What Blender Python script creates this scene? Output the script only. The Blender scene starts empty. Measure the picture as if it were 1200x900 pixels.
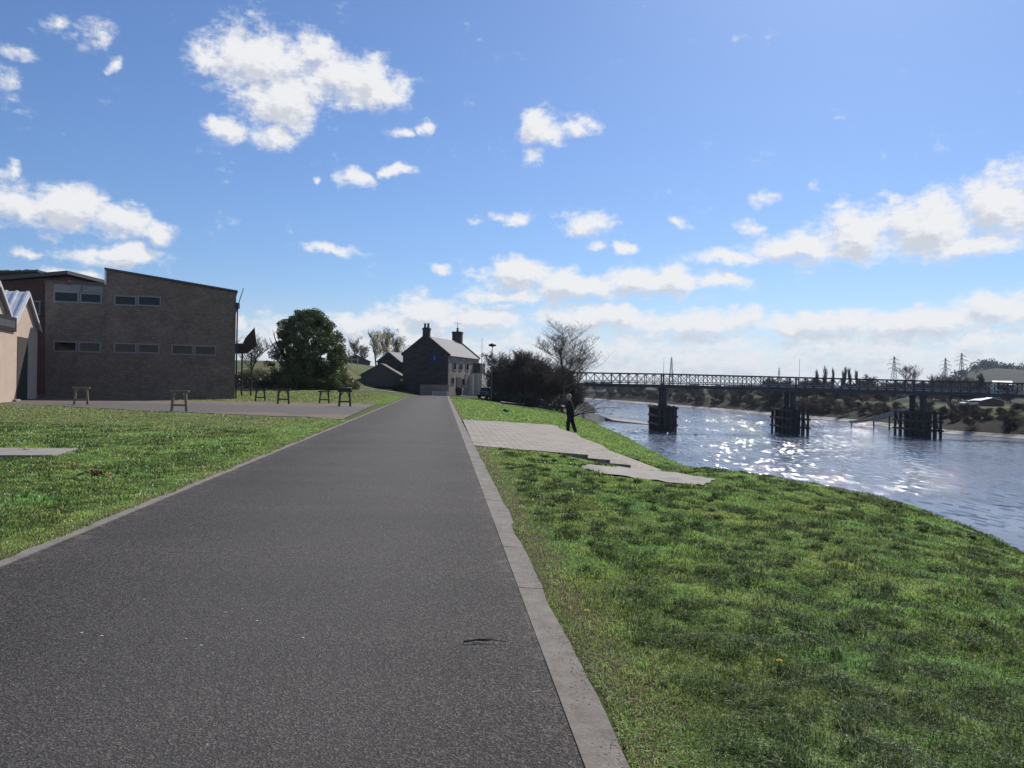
import bpy, math, random
import numpy as np
from mathutils import Vector, Matrix
random.seed(7); RNG = np.random.default_rng(7)
sc = bpy.context.scene; COL = sc.collection
F = 933.0; ROLL = math.radians(1.0); EYE = 1.6
CR, SR = math.cos(ROLL), math.sin(ROLL)
WZ = -5.4                                  # river level

# ------------------------------------------------------------------ survey helpers (photo measurements -> metres)
def ray(px, py):
    a = (px-600)/F; b = (449.6-py)/F
    return (a*CR - b*SR, a*SR + b*CR)
def at(px, py, D):
    a, b = ray(px, py); return Vector((a*D, D, EYE+b*D))
def atz(px, py, z):
    a, b = ray(px, py); return at(px, py, (z-EYE)/b)
def atp(px, py, P0, d):                    # meet a vertical plane through P0 along d
    a, b = ray(px, py)
    n = (d[1], -d[0]); D = (P0[0]*n[0]+P0[1]*n[1])/(a*n[0]+n[1])
    return at(px, py, D)

# ------------------------------------------------------------------ properties
def tag(o, label=None, cat=None, group=None, kind=None):
    if label: o['label'] = label
    if cat: o['category'] = cat
    if group: o['group'] = group
    if kind: o['kind'] = kind
    return o
def empty(name, loc=(0,0,0), rz=0.0):
    o = bpy.data.objects.new(name, None); COL.objects.link(o); o.location = loc; o.rotation_euler = (0,0,rz)
    o.empty_display_size = .3; return o
def copy_tree(o, parent=None):
    c = o.copy(); COL.objects.link(c)
    if parent is not None: c.parent = parent
    for ch in list(o.children): copy_tree(ch, c)
    return c

class MB:
    def __init__(s): s.v = []; s.f = []; s.n = 0
    def add(s, vs, fs):
        b = len(s.v); s.v.extend([tuple(p) for p in vs]); s.f.extend([tuple(i+b for i in f) for f in fs]); return s
    def box(s, x0, x1, y0, y1, z0, z1):
        return s.add([(x0,y0,z0),(x1,y0,z0),(x1,y1,z0),(x0,y1,z0),(x0,y0,z1),(x1,y0,z1),(x1,y1,z1),(x0,y1,z1)],
            [(3,2,1,0),(4,5,6,7),(0,1,5,4),(1,2,6,5),(2,3,7,6),(3,0,4,7)])
    def obox(s, o, ex, ey, ez):            # oriented box: corner and three edge vectors
        o, ex, ey, ez = map(Vector, (o, ex, ey, ez))
        return s.add([o, o+ex, o+ex+ey, o+ey, o+ez, o+ex+ez, o+ex+ey+ez, o+ey+ez],
            [(3,2,1,0),(4,5,6,7),(0,1,5,4),(1,2,6,5),(2,3,7,6),(3,0,4,7)])
    def prism(s, poly, d):                 # polygon extruded along vector d
        d = Vector(d); n = len(poly); P = [Vector(p) for p in poly]
        return s.add(P+[p+d for p in P], [tuple(range(n)), tuple(range(2*n-1, n-1, -1))]+[(i, i+n, (i+1)%n+n, (i+1)%n) for i in range(n)])
    def bar(s, p, q, w, h=None):
        p, q = Vector(p), Vector(q); h = h or w; d = (q-p)
        if d.length < 1e-6: return s
        z = Vector((0,0,1)) if abs(d.normalized().z) < .98 else Vector((0,1,0))
        sx = d.cross(z).normalized()*w/2; sy = sx.cross(d).normalized()*h/2
        return s.obox(p-sx-sy, sx*2, sy*2, d)
    def tube(s, p, q, r0, r1=None, n=6, cap=True):
        p, q = Vector(p), Vector(q); r1 = r0 if r1 is None else r1; d = (q-p).normalized()
        a = d.cross(Vector((0,0,1)) if abs(d.z) < .9 else Vector((1,0,0))).normalized(); b = d.cross(a)
        vs = [p+(a*math.cos(t)+b*math.sin(t))*r0 for t in [2*math.pi*i/n for i in range(n)]]+[q+(a*math.cos(t)+b*math.sin(t))*r1 for t in [2*math.pi*i/n for i in range(n)]]
        fs = [(i,(i+1)%n,(i+1)%n+n,i+n) for i in range(n)]
        if cap: fs += [tuple(range(n-1,-1,-1)), tuple(range(n, 2*n))]
        return s.add(vs, fs)
    def lathe(s, c, prof, n=12):           # prof = [(r,z)...]
        c = Vector(c); vs = []; fs = []
        for r, z in prof:
            for i in range(n): t = 2*math.pi*i/n; vs.append(c+Vector((r*math.cos(t), r*math.sin(t), z)))
        for k in range(len(prof)-1):
            for i in range(n): j = (i+1)%n; fs.append((k*n+i, k*n+j, (k+1)*n+j, (k+1)*n+i))
        fs.append(tuple(range(n-1,-1,-1))); fs.append(tuple(range((len(prof)-1)*n, len(prof)*n)))
        return s.add(vs, fs)
    def build(s, name, mat, parent=None, smooth=False, bevel=0, loc=None):
        me = bpy.data.meshes.new(name); me.from_pydata(s.v, [], s.f); me.update()
        me.materials.append(mat)
        if smooth: me.polygons.foreach_set('use_smooth', [True]*len(me.polygons))
        o = bpy.data.objects.new(name, me); COL.objects.link(o)
        if parent is not None: o.parent = parent
        if loc: o.location = loc
        if bevel:
            m = o.modifiers.new('bevel', 'BEVEL'); m.width = bevel; m.segments = 2; m.limit_method = 'ANGLE'
        return o

def np_mesh(name, V, Fc, mat, parent=None, smooth=False, col=None):
    """V (n,3), Fc (m,k) uniform faces"""
    me = bpy.data.meshes.new(name); k = Fc.shape[1]
    me.vertices.add(len(V)); me.vertices.foreach_set('co', V.astype(np.float32).ravel())
    me.loops.add(Fc.size); me.loops.foreach_set('vertex_index', Fc.astype(np.int32).ravel())
    me.polygons.add(len(Fc)); me.polygons.foreach_set('loop_start', np.arange(0, Fc.size, k, dtype=np.int32))
    me.polygons.foreach_set('loop_total', np.full(len(Fc), k, dtype=np.int32))
    if smooth: me.polygons.foreach_set('use_smooth', np.ones(len(Fc), dtype=bool))
    me.update(calc_edges=True)
    if col is not None:
        at_ = me.color_attributes.new('tint', 'FLOAT_COLOR', 'POINT')
        c4 = np.ones((len(V),4), dtype=np.float32); c4[:,:3] = col
        at_.data.foreach_set('color', c4.ravel())
    me.materials.append(mat)
    o = bpy.data.objects.new(name, me); COL.objects.link(o)
    if parent is not None: o.parent = parent
    return o

# ------------------------------------------------------------------ materials
def nt(name):
    m = bpy.data.materials.new(name); m.use_nodes = True; t = m.node_tree
    return m, t, t.nodes, t.links, t.nodes['Principled BSDF']
def N(t, typ, **kw):
    n = t.nodes.new(typ)
    for k, v in kw.items(): setattr(n, k, v)
    return n
def noise(t, vec, scale, detail=4, rough=.55, dist=0):
    n = N(t, 'ShaderNodeTexNoise'); n.inputs['Scale'].default_value = scale; n.inputs['Detail'].default_value = detail
    n.inputs['Roughness'].default_value = rough; n.inputs['Distortion'].default_value = dist
    if vec is not None: t.links.new(vec, n.inputs['Vector'])
    return n.outputs['Fac']
def ramp(t, fac, stops):
    n = N(t, 'ShaderNodeValToRGB'); e = n.color_ramp.elements
    while len(e) < len(stops): e.new(.5)
    for i, (p, c) in enumerate(stops): e[i].position = p; e[i].color = (*c, 1) if len(c) == 3 else c
    t.links.new(fac, n.inputs['Fac']); return n.outputs['Color']
def mix(t, fac, a, b, mode='MIX'):
    n = N(t, 'ShaderNodeMix', data_type='RGBA', blend_type=mode)
    for sock, v in ((n.inputs[0], fac), (n.inputs[6], a), (n.inputs[7], b)):
        if isinstance(v, (int, float)): sock.default_value = v
        elif isinstance(v, tuple): sock.default_value = (*v, 1)
        else: t.links.new(v, sock)
    return n.outputs[2]
def M(t, op, a, b=None, c=None, clamp=False):
    n = N(t, 'ShaderNodeMath', operation=op); n.use_clamp = clamp
    for i, v in enumerate((a, b, c)):
        if v is None: continue
        if isinstance(v, (int, float)): n.inputs[i].default_value = v
        else: t.links.new(v, n.inputs[i])
    return n.outputs[0]
def sstep(t, v, lo, hi):
    n = N(t, 'ShaderNodeMapRange', interpolation_type='SMOOTHSTEP')
    n.inputs['From Min'].default_value = lo; n.inputs['From Max'].default_value = hi
    t.links.new(v, n.inputs['Value']); return n.outputs['Result']
def bump(t, bs, h, dist, strength=1.0):
    b = N(t, 'ShaderNodeBump'); b.inputs['Distance'].default_value = dist; b.inputs['Strength'].default_value = strength
    t.links.new(h, b.inputs['Height']); t.links.new(b.outputs['Normal'], bs.inputs['Normal'])
def pos(t): return N(t, 'ShaderNodeNewGeometry').outputs['Position']
def tex(t, which='Object'): return N(t, 'ShaderNodeTexCoord').outputs[which]

def simple(name, c1, c2=None, scale=3, rough=.8, bscale=None, bdist=.01, metal=0, spec=.5):
    m, t, n, l, bs = nt(name); v = tex(t)
    if c2 is None: c2 = tuple(x*.7 for x in c1)
    f1 = noise(t, v, scale, 6, .65)
    l.new(ramp(t, f1, [(.3, c2), (.7, c1)]), bs.inputs['Base Color'])
    bs.inputs['Roughness'].default_value = rough; bs.inputs['Metallic'].default_value = metal
    bs.inputs['Specular IOR Level'].default_value = spec
    if bscale: bump(t, bs, noise(t, v, bscale, 5, .6), bdist)
    return m
def brick_mat(name, c1, c2, mortar, bw, bh, ux=(1,0), rough=.9, stain=.5):
    """courses laid along the wall direction ux"""
    m, t, n, l, bs = nt(name); P = tex(t)
    sep = N(t, 'ShaderNodeSeparateXYZ'); l.new(P, sep.inputs[0])
    along = M(t, 'ADD', M(t, 'MULTIPLY', sep.outputs[0], ux[0]), M(t, 'MULTIPLY', sep.outputs[1], ux[1]))
    cmb = N(t, 'ShaderNodeCombineXYZ'); l.new(along, cmb.inputs[0]); l.new(sep.outputs[2], cmb.inputs[1])
    b = N(t, 'ShaderNodeTexBrick'); l.new(cmb.outputs[0], b.inputs['Vector'])
    b.inputs['Scale'].default_value = 1; b.inputs['Brick Width'].default_value = bw; b.inputs['Row Height'].default_value = bh
    b.inputs['Mortar Size'].default_value = bh*.09; b.inputs['Color1'].default_value = (*c1,1); b.inputs['Color2'].default_value = (*c2,1)
    b.inputs['Mortar'].default_value = (*mortar,1); b.inputs['Bias'].default_value = -.1
    big = noise(t, P, .8, 6, .7)
    c = mix(t, stain, b.outputs['Color'], ramp(t, big, [(.3,(.25,.25,.25)),(.72,(1,1,1))]), 'MULTIPLY')
    l.new(c, bs.inputs['Base Color']); bs.inputs['Roughness'].default_value = rough
    bump(t, bs, b.outputs['Fac'], -.01)
    return m

MAT = {}
MAT['brick'] = brick_mat('yellow_brick', (.30,.235,.175), (.19,.15,.115), (.21,.175,.145), .23, .1, (.933,.359))
MAT['redbrick'] = brick_mat('red_brick', (.16,.07,.052), (.10,.045,.036), (.10,.08,.07), .23, .1, (.933,.359))
MAT['stone'] = brick_mat('shaded_rubble_stone', (.10,.083,.073), (.055,.046,.042), (.08,.07,.064), .5, .22, (.969,-.246))  # shaded copy of the inn masonry: the gable's shade is in the colour
MAT['stone_lit'] = brick_mat('sunlit_rubble_stone', (.42,.35,.27), (.27,.22,.17), (.36,.32,.27), .5, .22, (.246,.969), stain=.6)  # sunlit copy of the inn masonry: light on the facade is in the colour
MAT['cream'] = simple('cream_render', (.62,.47,.37), (.52,.39,.31), 1.2, .9, 30, .004)
MAT['creamwall'] = simple('pale_render', (.68,.62,.48), (.55,.5,.4), 1.5, .9)
MAT['white'] = simple('white_paint', (.75,.75,.74), (.6,.6,.6), 4, .5)
MAT['frame'] = simple('grey_white_window_paint', (.27,.265,.27), (.19,.185,.19), 6, .6)
MAT['panel'] = simple('weathered_panel', (.25,.25,.25), (.17,.175,.18), 4, .8)
MAT['darkmetal'] = simple('dark_metal', (.03,.03,.035), (.015,.015,.02), 5, .5)
MAT['bridge'] = simple('bridge_paint', (.022,.025,.034), (.012,.014,.019), 1.5, .45)
MAT['bridge_skylit'] = simple('skylit_handrail', (.34,.36,.42), (.22,.24,.3), 1.5, .4)  # pale tone stands in for sky light along the railing
MAT['tar'] = simple('tarred_timber', (.032,.028,.026), (.012,.011,.012), 2.5, .75, 12, .02)
MAT['lead'] = simple('roof_felt', (.09,.09,.095), (.05,.05,.055), 2, .6)
MAT['slate'] = simple('wet_slate', (.27,.265,.265), (.19,.185,.185), 2.5, .8, 8, .01)
MAT['brownroof'] = simple('brown_grey_roof', (.13,.11,.10), (.08,.07,.065), 1.5, .8)
MAT['redroof'] = simple('red_tile_roof', (.24,.09,.07), (.15,.06,.05), 2, .8)
MAT['wood'] = simple('weathered_wood', (.27,.21,.15), (.14,.105,.075), 7, .8, 30, .004)
MAT['darkwood'] = simple('dark_weathered_wood', (.06,.05,.042), (.03,.025,.022), 7, .8, 30, .004)
MAT['palewood'] = simple('pale_bleached_wood', (.5,.46,.4), (.38,.34,.3), 5, .8)
MAT['gangway'] = simple('galvanised_gangway', (.30,.31,.30), (.18,.19,.18), 2, .6)
MAT['bark'] = simple('bark', (.075,.058,.048), (.035,.028,.024), 6, .9)
MAT['twigs'] = simple('bare_twigs', (.13,.098,.078), (.075,.057,.046), .6, .9)
MAT['twigpale'] = simple('pale_bare_twigs', (.17,.135,.10), (.10,.08,.065), .5, .9)
MAT['conc'] = simple('concrete', (.33,.30,.25), (.22,.2,.165), 2.2, .85, 25, .004)
MAT['rustred'] = simple('red_wall', (.13,.05,.04), (.09,.035,.03), 3, .7)
MAT['petal'] = simple('yellow_petal', (.8,.62,.03), (.75,.5,.02), 10, .6)
MAT['leafdead'] = simple('dead_leaf', (.32,.13,.06), (.2,.08,.04), 12, .7)
MAT['pebble'] = simple('pale_fleck', (.6,.58,.54), (.45,.43,.4), 30, .6)
MAT['rock'] = simple('dark_stone', (.045,.042,.04), (.02,.02,.02), 6, .7, 10, .02)
MAT['skin'] = simple('skin', (.5,.31,.24), (.42,.25,.2), 5, .5)
MAT['cloth'] = simple('black_coat', (.018,.018,.02), (.01,.01,.012), 9, .9)
MAT['cloth2'] = simple('black_trousers', (.016,.017,.022), (.008,.008,.012), 9, .95)
MAT['boots'] = simple('black_boots', (.012,.012,.012), (.006,.006,.006), 9, .6)
MAT['hair'] = simple('grey_white_hair', (.42,.37,.31), (.22,.19,.16), 25, .7)
MAT['carpaint'] = simple('dark_green_car_paint', (.02,.035,.035), (.018,.03,.03), 1, .2, metal=.3)
MAT['tyre'] = simple('tyre_rubber', (.02,.02,.02), (.012,.012,.012), 8, .9)
MAT['mud'] = simple('shore_glare_tone', (.62,.6,.56), (.16,.15,.13), .35, .9, spec=.0)  # pale tone paints the bright glare of the far waterline
def glass(name='window_glass', c=(.006,.008,.012)):
    m, t, n, l, bs = nt(name); bs.inputs['Base Color'].default_value = (*c,1); bs.inputs['Roughness'].default_value = .06
    bs.inputs['Specular IOR Level'].default_value = .3
    return m
MAT['glass'] = glass(); MAT['bluesign'] = simple('blue_sign_board', (.02,.03,.14), (.015,.022,.1), 3, .5)

def corr_mat():
    m, t, n, l, bs = nt('white_corrugated_sheet')
    f = noise(t, tex(t), 1.5, 5)
    l.new(ramp(t, f, [(.3,(.55,.56,.62)),(.7,(.72,.74,.80))]), bs.inputs['Base Color']); bs.inputs['Roughness'].default_value = .35
    return m
MAT['corr'] = corr_mat()

def leaf_mat(name, c1, c2, c3, sc_=1.2, trans=.35, gloss=.08):
    m, t, n, l, bs = nt(name); v = pos(t)
    f = noise(t, v, sc_, 3, .6)
    g = N(t, 'ShaderNodeNewGeometry').outputs['Random Per Island']
    c = mix(t, .5, ramp(t, f, [(.3,c1),(.5,c2),(.7,c3)]), ramp(t, g, [(0,c1),(.5,c2),(1,c3)]))
    n.remove(bs); o = n['Material Output']
    d = N(t, 'ShaderNodeBsdfDiffuse'); tr = N(t, 'ShaderNodeBsdfTranslucent'); gl = N(t, 'ShaderNodeBsdfGlossy'); gl.inputs['Roughness'].default_value = .4
    l.new(c, d.inputs[0]); l.new(c, tr.inputs[0])
    a = N(t, 'ShaderNodeMixShader'); a.inputs[0].default_value = trans; l.new(d.outputs[0], a.inputs[1]); l.new(tr.outputs[0], a.inputs[2])
    b = N(t, 'ShaderNodeMixShader'); b.inputs[0].default_value = gloss; l.new(a.outputs[0], b.inputs[1]); l.new(gl.outputs[0], b.inputs[2])
    l.new(b.outputs[0], o.inputs[0]); return m
MAT['ivy'] = leaf_mat('dark_evergreen_leaf', (.055,.075,.022), (.09,.12,.035), (.18,.21,.06), .45, .25, .05)
MAT['olive'] = leaf_mat('olive_bramble_leaf', (.07,.075,.03), (.11,.115,.05), (.16,.15,.08), .8)
MAT['spring'] = leaf_mat('spring_green_leaf', (.26,.25,.10), (.34,.31,.14), (.42,.38,.2), .8, .4)
MAT['hedge'] = leaf_mat('dark_hedge_leaf', (.018,.03,.014), (.03,.045,.02), (.045,.06,.03), .8, .2)

def grass_mat():
    m, t, n, l, bs = nt('grass_blade')
    a = N(t, 'ShaderNodeAttribute'); a.attribute_name = 'tint'; c = a.outputs['Color']
    n.remove(bs); o = n['Material Output']
    d = N(t, 'ShaderNodeBsdfDiffuse'); tr = N(t, 'ShaderNodeBsdfTranslucent'); gl = N(t, 'ShaderNodeBsdfGlossy'); gl.inputs['Roughness'].default_value = .38
    l.new(c, d.inputs[0]); l.new(c, tr.inputs[0])
    x = N(t, 'ShaderNodeMixShader'); x.inputs[0].default_value = .5; l.new(d.outputs[0], x.inputs[1]); l.new(tr.outputs[0], x.inputs[2])
    b = N(t, 'ShaderNodeMixShader'); b.inputs[0].default_value = .04; l.new(x.outputs[0], b.inputs[1]); l.new(gl.outputs[0], b.inputs[2])
    l.new(b.outputs[0], o.inputs[0]); return m
MAT['grass'] = grass_mat()

SLP = .0879
def xR(y): return .61-SLP*y                # right edge of the asphalt
def xL(y): return -3.56-SLP*y

def ground_mat():
    m, t, n, l, bs = nt('grass_ground'); P = pos(t)
    sep = N(t, 'ShaderNodeSeparateXYZ'); l.new(P, sep.inputs[0]); X, Y, Z = sep.outputs
    s = M(t, 'ADD', X, M(t, 'MULTIPLY', Y, SLP))
    fine = noise(t, P, 9, 8, .75); med = noise(t, P, 1.3, 5, .6); big = noise(t, P, .12, 4, .6)
    g = ramp(t, fine, [(.28,(.02,.040,.007)),(.47,(.062,.11,.018)),(.6,(.11,.165,.032)),(.75,(.19,.21,.08))])
    dry = ramp(t, fine, [(.3,(.045,.038,.018)),(.7,(.15,.125,.07))])
    g = mix(t, M(t, 'MULTIPLY', sstep(t, med, .5, .72), .55), g, dry)
    # left lawn has a brown worn band towards the yard
    worn = M(t, 'MULTIPLY', sstep(t, Y, 20, 32), M(t, 'MULTIPLY', sstep(t, s, -3.5, -6), sstep(t, Y, 62, 46)))
    g = mix(t, M(t, 'MULTIPLY', worn, M(t, 'MULTIPLY', sstep(t, med, .35, .6), .6)), g, dry)
    # bare earth beside both kerbs
    edge = M(t, 'MAXIMUM', M(t, 'MULTIPLY', sstep(t, s, .75, 1.0), sstep(t, s, 1.45, .95)),
             M(t, 'MULTIPLY', sstep(t, s, -4.3, -3.7), sstep(t, s, -3.0, -3.55)))
    edge = M(t, 'MULTIPLY', edge, sstep(t, M(t, 'ADD', med, M(t, 'MULTIPLY', big, .2)), .42, .66))
    soil = ramp(t, fine, [(.3,(.07,.05,.034)),(.7,(.19,.14,.095))])
    g = mix(t, edge, g, soil)
    far = ramp(t, noise(t, P, .03, 6, .65), [(.35,(.020,.018,.012)),(.5,(.03,.034,.016)),(.68,(.05,.045,.028))])
    g = mix(t, sstep(t, Y, 90, 190), g, far)
    hillside = ramp(t, noise(t, P, .6, 6, .65), [(.35,(.07,.085,.03)),(.5,(.10,.12,.04)),(.62,(.17,.15,.08))])
    g = mix(t, M(t, 'MULTIPLY', sstep(t, Y, 82, 88), sstep(t, X, -10, -14)), g, hillside)
    # green river meadow on the far bank
    mead = M(t, 'MULTIPLY', M(t, 'MULTIPLY', sstep(t, X, 84, 90), sstep(t, Y, 150, 158)), sstep(t, Y, 215, 200))
    g = mix(t, mead, g, (.06,.105,.022))
    wood = ramp(t, noise(t, P, .012, 9, .75), [(.35,(.018,.02,.016)),(.55,(.035,.04,.025)),(.7,(.06,.065,.035))])
    g = mix(t, sstep(t, Z, 4.6, 7), g, wood)
    mudc = ramp(t, noise(t, P, .5, 7, .7), [(.3,(.010,.009,.008)),(.6,(.024,.021,.015)),(.75,(.055,.048,.032))])
    g = mix(t, sstep(t, M(t, 'ADD', Z, M(t, 'MULTIPLY', med, .8)), -1.9, -2.7), g, mudc)
    l.new(g, bs.inputs['Base Color']); bs.inputs['Roughness'].default_value = .95; bs.inputs['Specular IOR Level'].default_value = .15
    bump(t, bs, fine, .05)
    return m

def asphalt_mat():
    m, t, n, l, bs = nt('asphalt'); P = pos(t)
    v = N(t, 'ShaderNodeTexVoronoi'); v.inputs['Scale'].default_value = 105; l.new(P, v.inputs['Vector'])
    sep = N(t, 'ShaderNodeSeparateColor'); l.new(v.outputs['Color'], sep.inputs[0]); f = noise(t, P, 24, 7, .85)
    base = ramp(t, M(t, 'ADD', M(t, 'MULTIPLY', sep.outputs[0], .5), M(t, 'MULTIPLY', f, .5)), [(.22,(.006,.0055,.005)),(.48,(.034,.029,.0255)),(.66,(.09,.077,.067)),(.84,(.26,.225,.195))])
    s = M(t, 'ADD', N(t, 'ShaderNodeSeparateXYZ').outputs[0], 0)
    sp = s.node.inputs[0].links[0].from_node; l.new(P, sp.inputs[0])
    lane = M(t, 'ADD', sp.outputs[0], M(t, 'MULTIPLY', sp.outputs[1], SLP))
    big = noise(t, P, .35, 5, .6)
    mp = N(t, 'ShaderNodeMapping'); l.new(P, mp.inputs[0]); mp.inputs['Scale'].default_value = (.35, 1.6, 1)
    cross = noise(t, mp.outputs[0], .6, 5, .6)
    c = mix(t, .55, base, ramp(t, big, [(.3,(.5,.49,.5)),(.68,(1,1,1))]), 'MULTIPLY')
    c = mix(t, .45, c, ramp(t, cross, [(.35,(.52,.52,.53)),(.62,(1.,1.,1.))]), 'MULTIPLY')
    # paler, trodden dusty middle
    wornc = M(t, 'MULTIPLY', sstep(t, lane, -3.2, -1.2), sstep(t, lane, .5, -.6))
    c = mix(t, M(t, 'MULTIPLY', wornc, .2), c, (.15,.138,.125))
    fa = M(t, 'ABSOLUTE', M(t, 'SUBTRACT', noise(t, P, .9, 10, .75, .5), .5)); crk = M(t, 'MULTIPLY', M(t, 'SUBTRACT', 1, sstep(t, fa, .0, .0035)), sstep(t, noise(t, P, .5, 3), .52, .6))
    c = mix(t, M(t, 'MULTIPLY', crk, .6), c, (.015,.014,.013))
    spot = sstep(t, noise(t, P, 3.1, 3, .6), .70, .76); c = mix(t, M(t, 'MULTIPLY', spot, .25), c, (.02,.019,.018))
    dirt = M(t, 'MULTIPLY', M(t, 'MAXIMUM', sstep(t, lane, -3.1, -3.6), sstep(t, lane, .4, .62)), sstep(t, noise(t, P, 6, 6, .7), .5, .62))
    c = mix(t, M(t, 'MULTIPLY', dirt, .6), c, (.15,.12,.09))
    l.new(c, bs.inputs['Base Color']); bs.inputs['Roughness'].default_value = .8; bs.inputs['Specular IOR Level'].default_value = .3
    bump(t, bs, v.outputs['Distance'], .006, .8)
    return m

def kerb_mat():
    m, t, n, l, bs = nt('kerb_concrete'); P = pos(t)
    f = noise(t, P, 6, 8, .7); g = noise(t, P, 60, 5, .7)
    c = mix(t, .38, ramp(t, f, [(.3,(.075,.06,.045)),(.55,(.21,.185,.155)),(.75,(.27,.245,.21))]), ramp(t, g, [(.3,(.12,.105,.09)),(.7,(.31,.28,.24))]))
    crack = noise(t, P, 2.2, 9, .8, .6)
    cr = M(t, 'SUBTRACT', 1, sstep(t, M(t, 'ABSOLUTE', M(t, 'SUBTRACT', crack, .5)), 0, .006))
    c = mix(t, M(t, 'MULTIPLY', cr, .7), c, (.07,.06,.05))
    l.new(c, bs.inputs['Base Color']); bs.inputs['Roughness'].default_value = .9
    bump(t, bs, g, .004); return m

def sett_mat():
    m, t, n, l, bs = nt('stone_setts'); P = pos(t)
    b = N(t, 'ShaderNodeTexBrick'); b.inputs['Scale'].default_value = 1; b.inputs['Brick Width'].default_value = .42; b.inputs['Row Height'].default_value = .26
    b.inputs['Mortar Size'].default_value = .018; b.inputs['Color1'].default_value = (.36,.315,.255,1); b.inputs['Color2'].default_value = (.26,.225,.18,1)
    b.inputs['Mortar'].default_value = (.17,.15,.12,1)
    mp = N(t, 'ShaderNodeMapping'); mp.inputs['Rotation'].default_value = (0,0,-.088); l.new(P, mp.inputs[0]); l.new(mp.outputs[0], b.inputs['Vector'])
    f = noise(t, P, 1.6, 7, .7)
    c = mix(t, .6, b.outputs['Color'], ramp(t, f, [(.3,(.6,.58,.54)),(.65,(1,1,1))]), 'MULTIPLY')
    l.new(c, bs.inputs['Base Color']); bs.inputs['Roughness'].default_value = .8
    bump(t, bs, M(t, 'ADD', M(t, 'MULTIPLY', b.outputs['Fac'], -1), noise(t, P, 12, 4)), .02)
    return m

def gravel_mat():
    m, t, n, l, bs = nt('gravel'); P = pos(t)
    sep = N(t, 'ShaderNodeSeparateXYZ'); l.new(P, sep.inputs[0])
    f = noise(t, P, 14, 8, .8); big = noise(t, P, .35, 6, .65, .4)
    br = ramp(t, f, [(.3,(.10,.072,.05)),(.7,(.22,.165,.12))]); gr = ramp(t, f, [(.3,(.065,.055,.047)),(.7,(.14,.118,.10))])
    band = M(t, 'MULTIPLY', sstep(t, sep.outputs[1], 36, 41), sstep(t, sep.outputs[1], 50, 46))
    c = mix(t, sstep(t, M(t, 'ADD', M(t, 'MULTIPLY', band, .3), big), .5, .62), br, gr)
    pu = sstep(t, noise(t, P, .8, 3), .66, .7)
    l.new(mix(t, M(t, 'MULTIPLY', pu, .5), c, (.07,.065,.06)), bs.inputs['Base Color']); bs.inputs['Roughness'].default_value = .9
    bump(t, bs, f, .02); return m

def water_mat():
    m, t, n, l, bs = nt('river_water'); P = pos(t)
    bs.inputs['Base Color'].default_value = (.19,.225,.28,1); bs.inputs['Roughness'].default_value = .04
    bs.inputs['IOR'].default_value = 1.333; bs.inputs['Specular IOR Level'].default_value = .5
    mp = N(t, 'ShaderNodeMapping'); mp.inputs['Rotation'].default_value = (0,0,.5); mp.inputs['Scale'].default_value = (1,.75,1); l.new(P, mp.inputs[0])
    a = noise(t, mp.outputs[0], 2.2, 6, .68); b = noise(t, mp.outputs[0], .35, 3, .5)
    calm = noise(t, P, .035, 3, .5, .6)
    amp = M(t, 'ADD', .45, M(t, 'MULTIPLY', sstep(t, calm, .42, .56), .75))
    h = M(t, 'MULTIPLY', M(t, 'ADD', a, M(t, 'MULTIPLY', b, .9)), M(t, 'MULTIPLY', amp, .05))
    bp_ = N(t, 'ShaderNodeBump'); bp_.inputs['Distance'].default_value = 1.0; l.new(h, bp_.inputs['Height'])
    # wind wavelets: small facets, each tilted its own way, gathered in gusts
    gust = sstep(t, noise(t, P, .09, 4, .6), .36, .56)
    mv = N(t, 'ShaderNodeMapping'); mv.inputs['Scale'].default_value = (3.2, .95, 1); l.new(P, mv.inputs[0])
    vo = N(t, 'ShaderNodeTexVoronoi'); vo.inputs['Scale'].default_value = 1.0; l.new(mv.outputs[0], vo.inputs['Vector'])
    sc_ = N(t, 'ShaderNodeSeparateColor'); l.new(vo.outputs['Color'], sc_.inputs[0])
    ny = M(t, 'MULTIPLY', M(t, 'MULTIPLY', M(t, 'POWER', sc_.outputs[0], 4.8), -.50), M(t, 'ADD', .5, M(t, 'MULTIPLY', gust, .5)))
    nx = M(t, 'MULTIPLY', M(t, 'SUBTRACT', sc_.outputs[1], .5), M(t, 'MULTIPLY', ny, -.4))
    cv_ = N(t, 'ShaderNodeCombineXYZ'); l.new(nx, cv_.inputs[0]); l.new(ny, cv_.inputs[1])
    va = N(t, 'ShaderNodeVectorMath', operation='ADD'); l.new(bp_.outputs[0], va.inputs[0]); l.new(cv_.outputs[0], va.inputs[1])
    vn = N(t, 'ShaderNodeVectorMath', operation='NORMALIZE'); l.new(va.outputs[0], vn.inputs[0]); l.new(vn.outputs[0], bs.inputs['Normal'])
    return m
MAT['ground'] = ground_mat(); MAT['asphalt'] = asphalt_mat(); MAT['kerb'] = kerb_mat(); MAT['sett'] = sett_mat(); MAT['gravel'] = gravel_mat(); MAT['water'] = water_mat()

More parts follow.
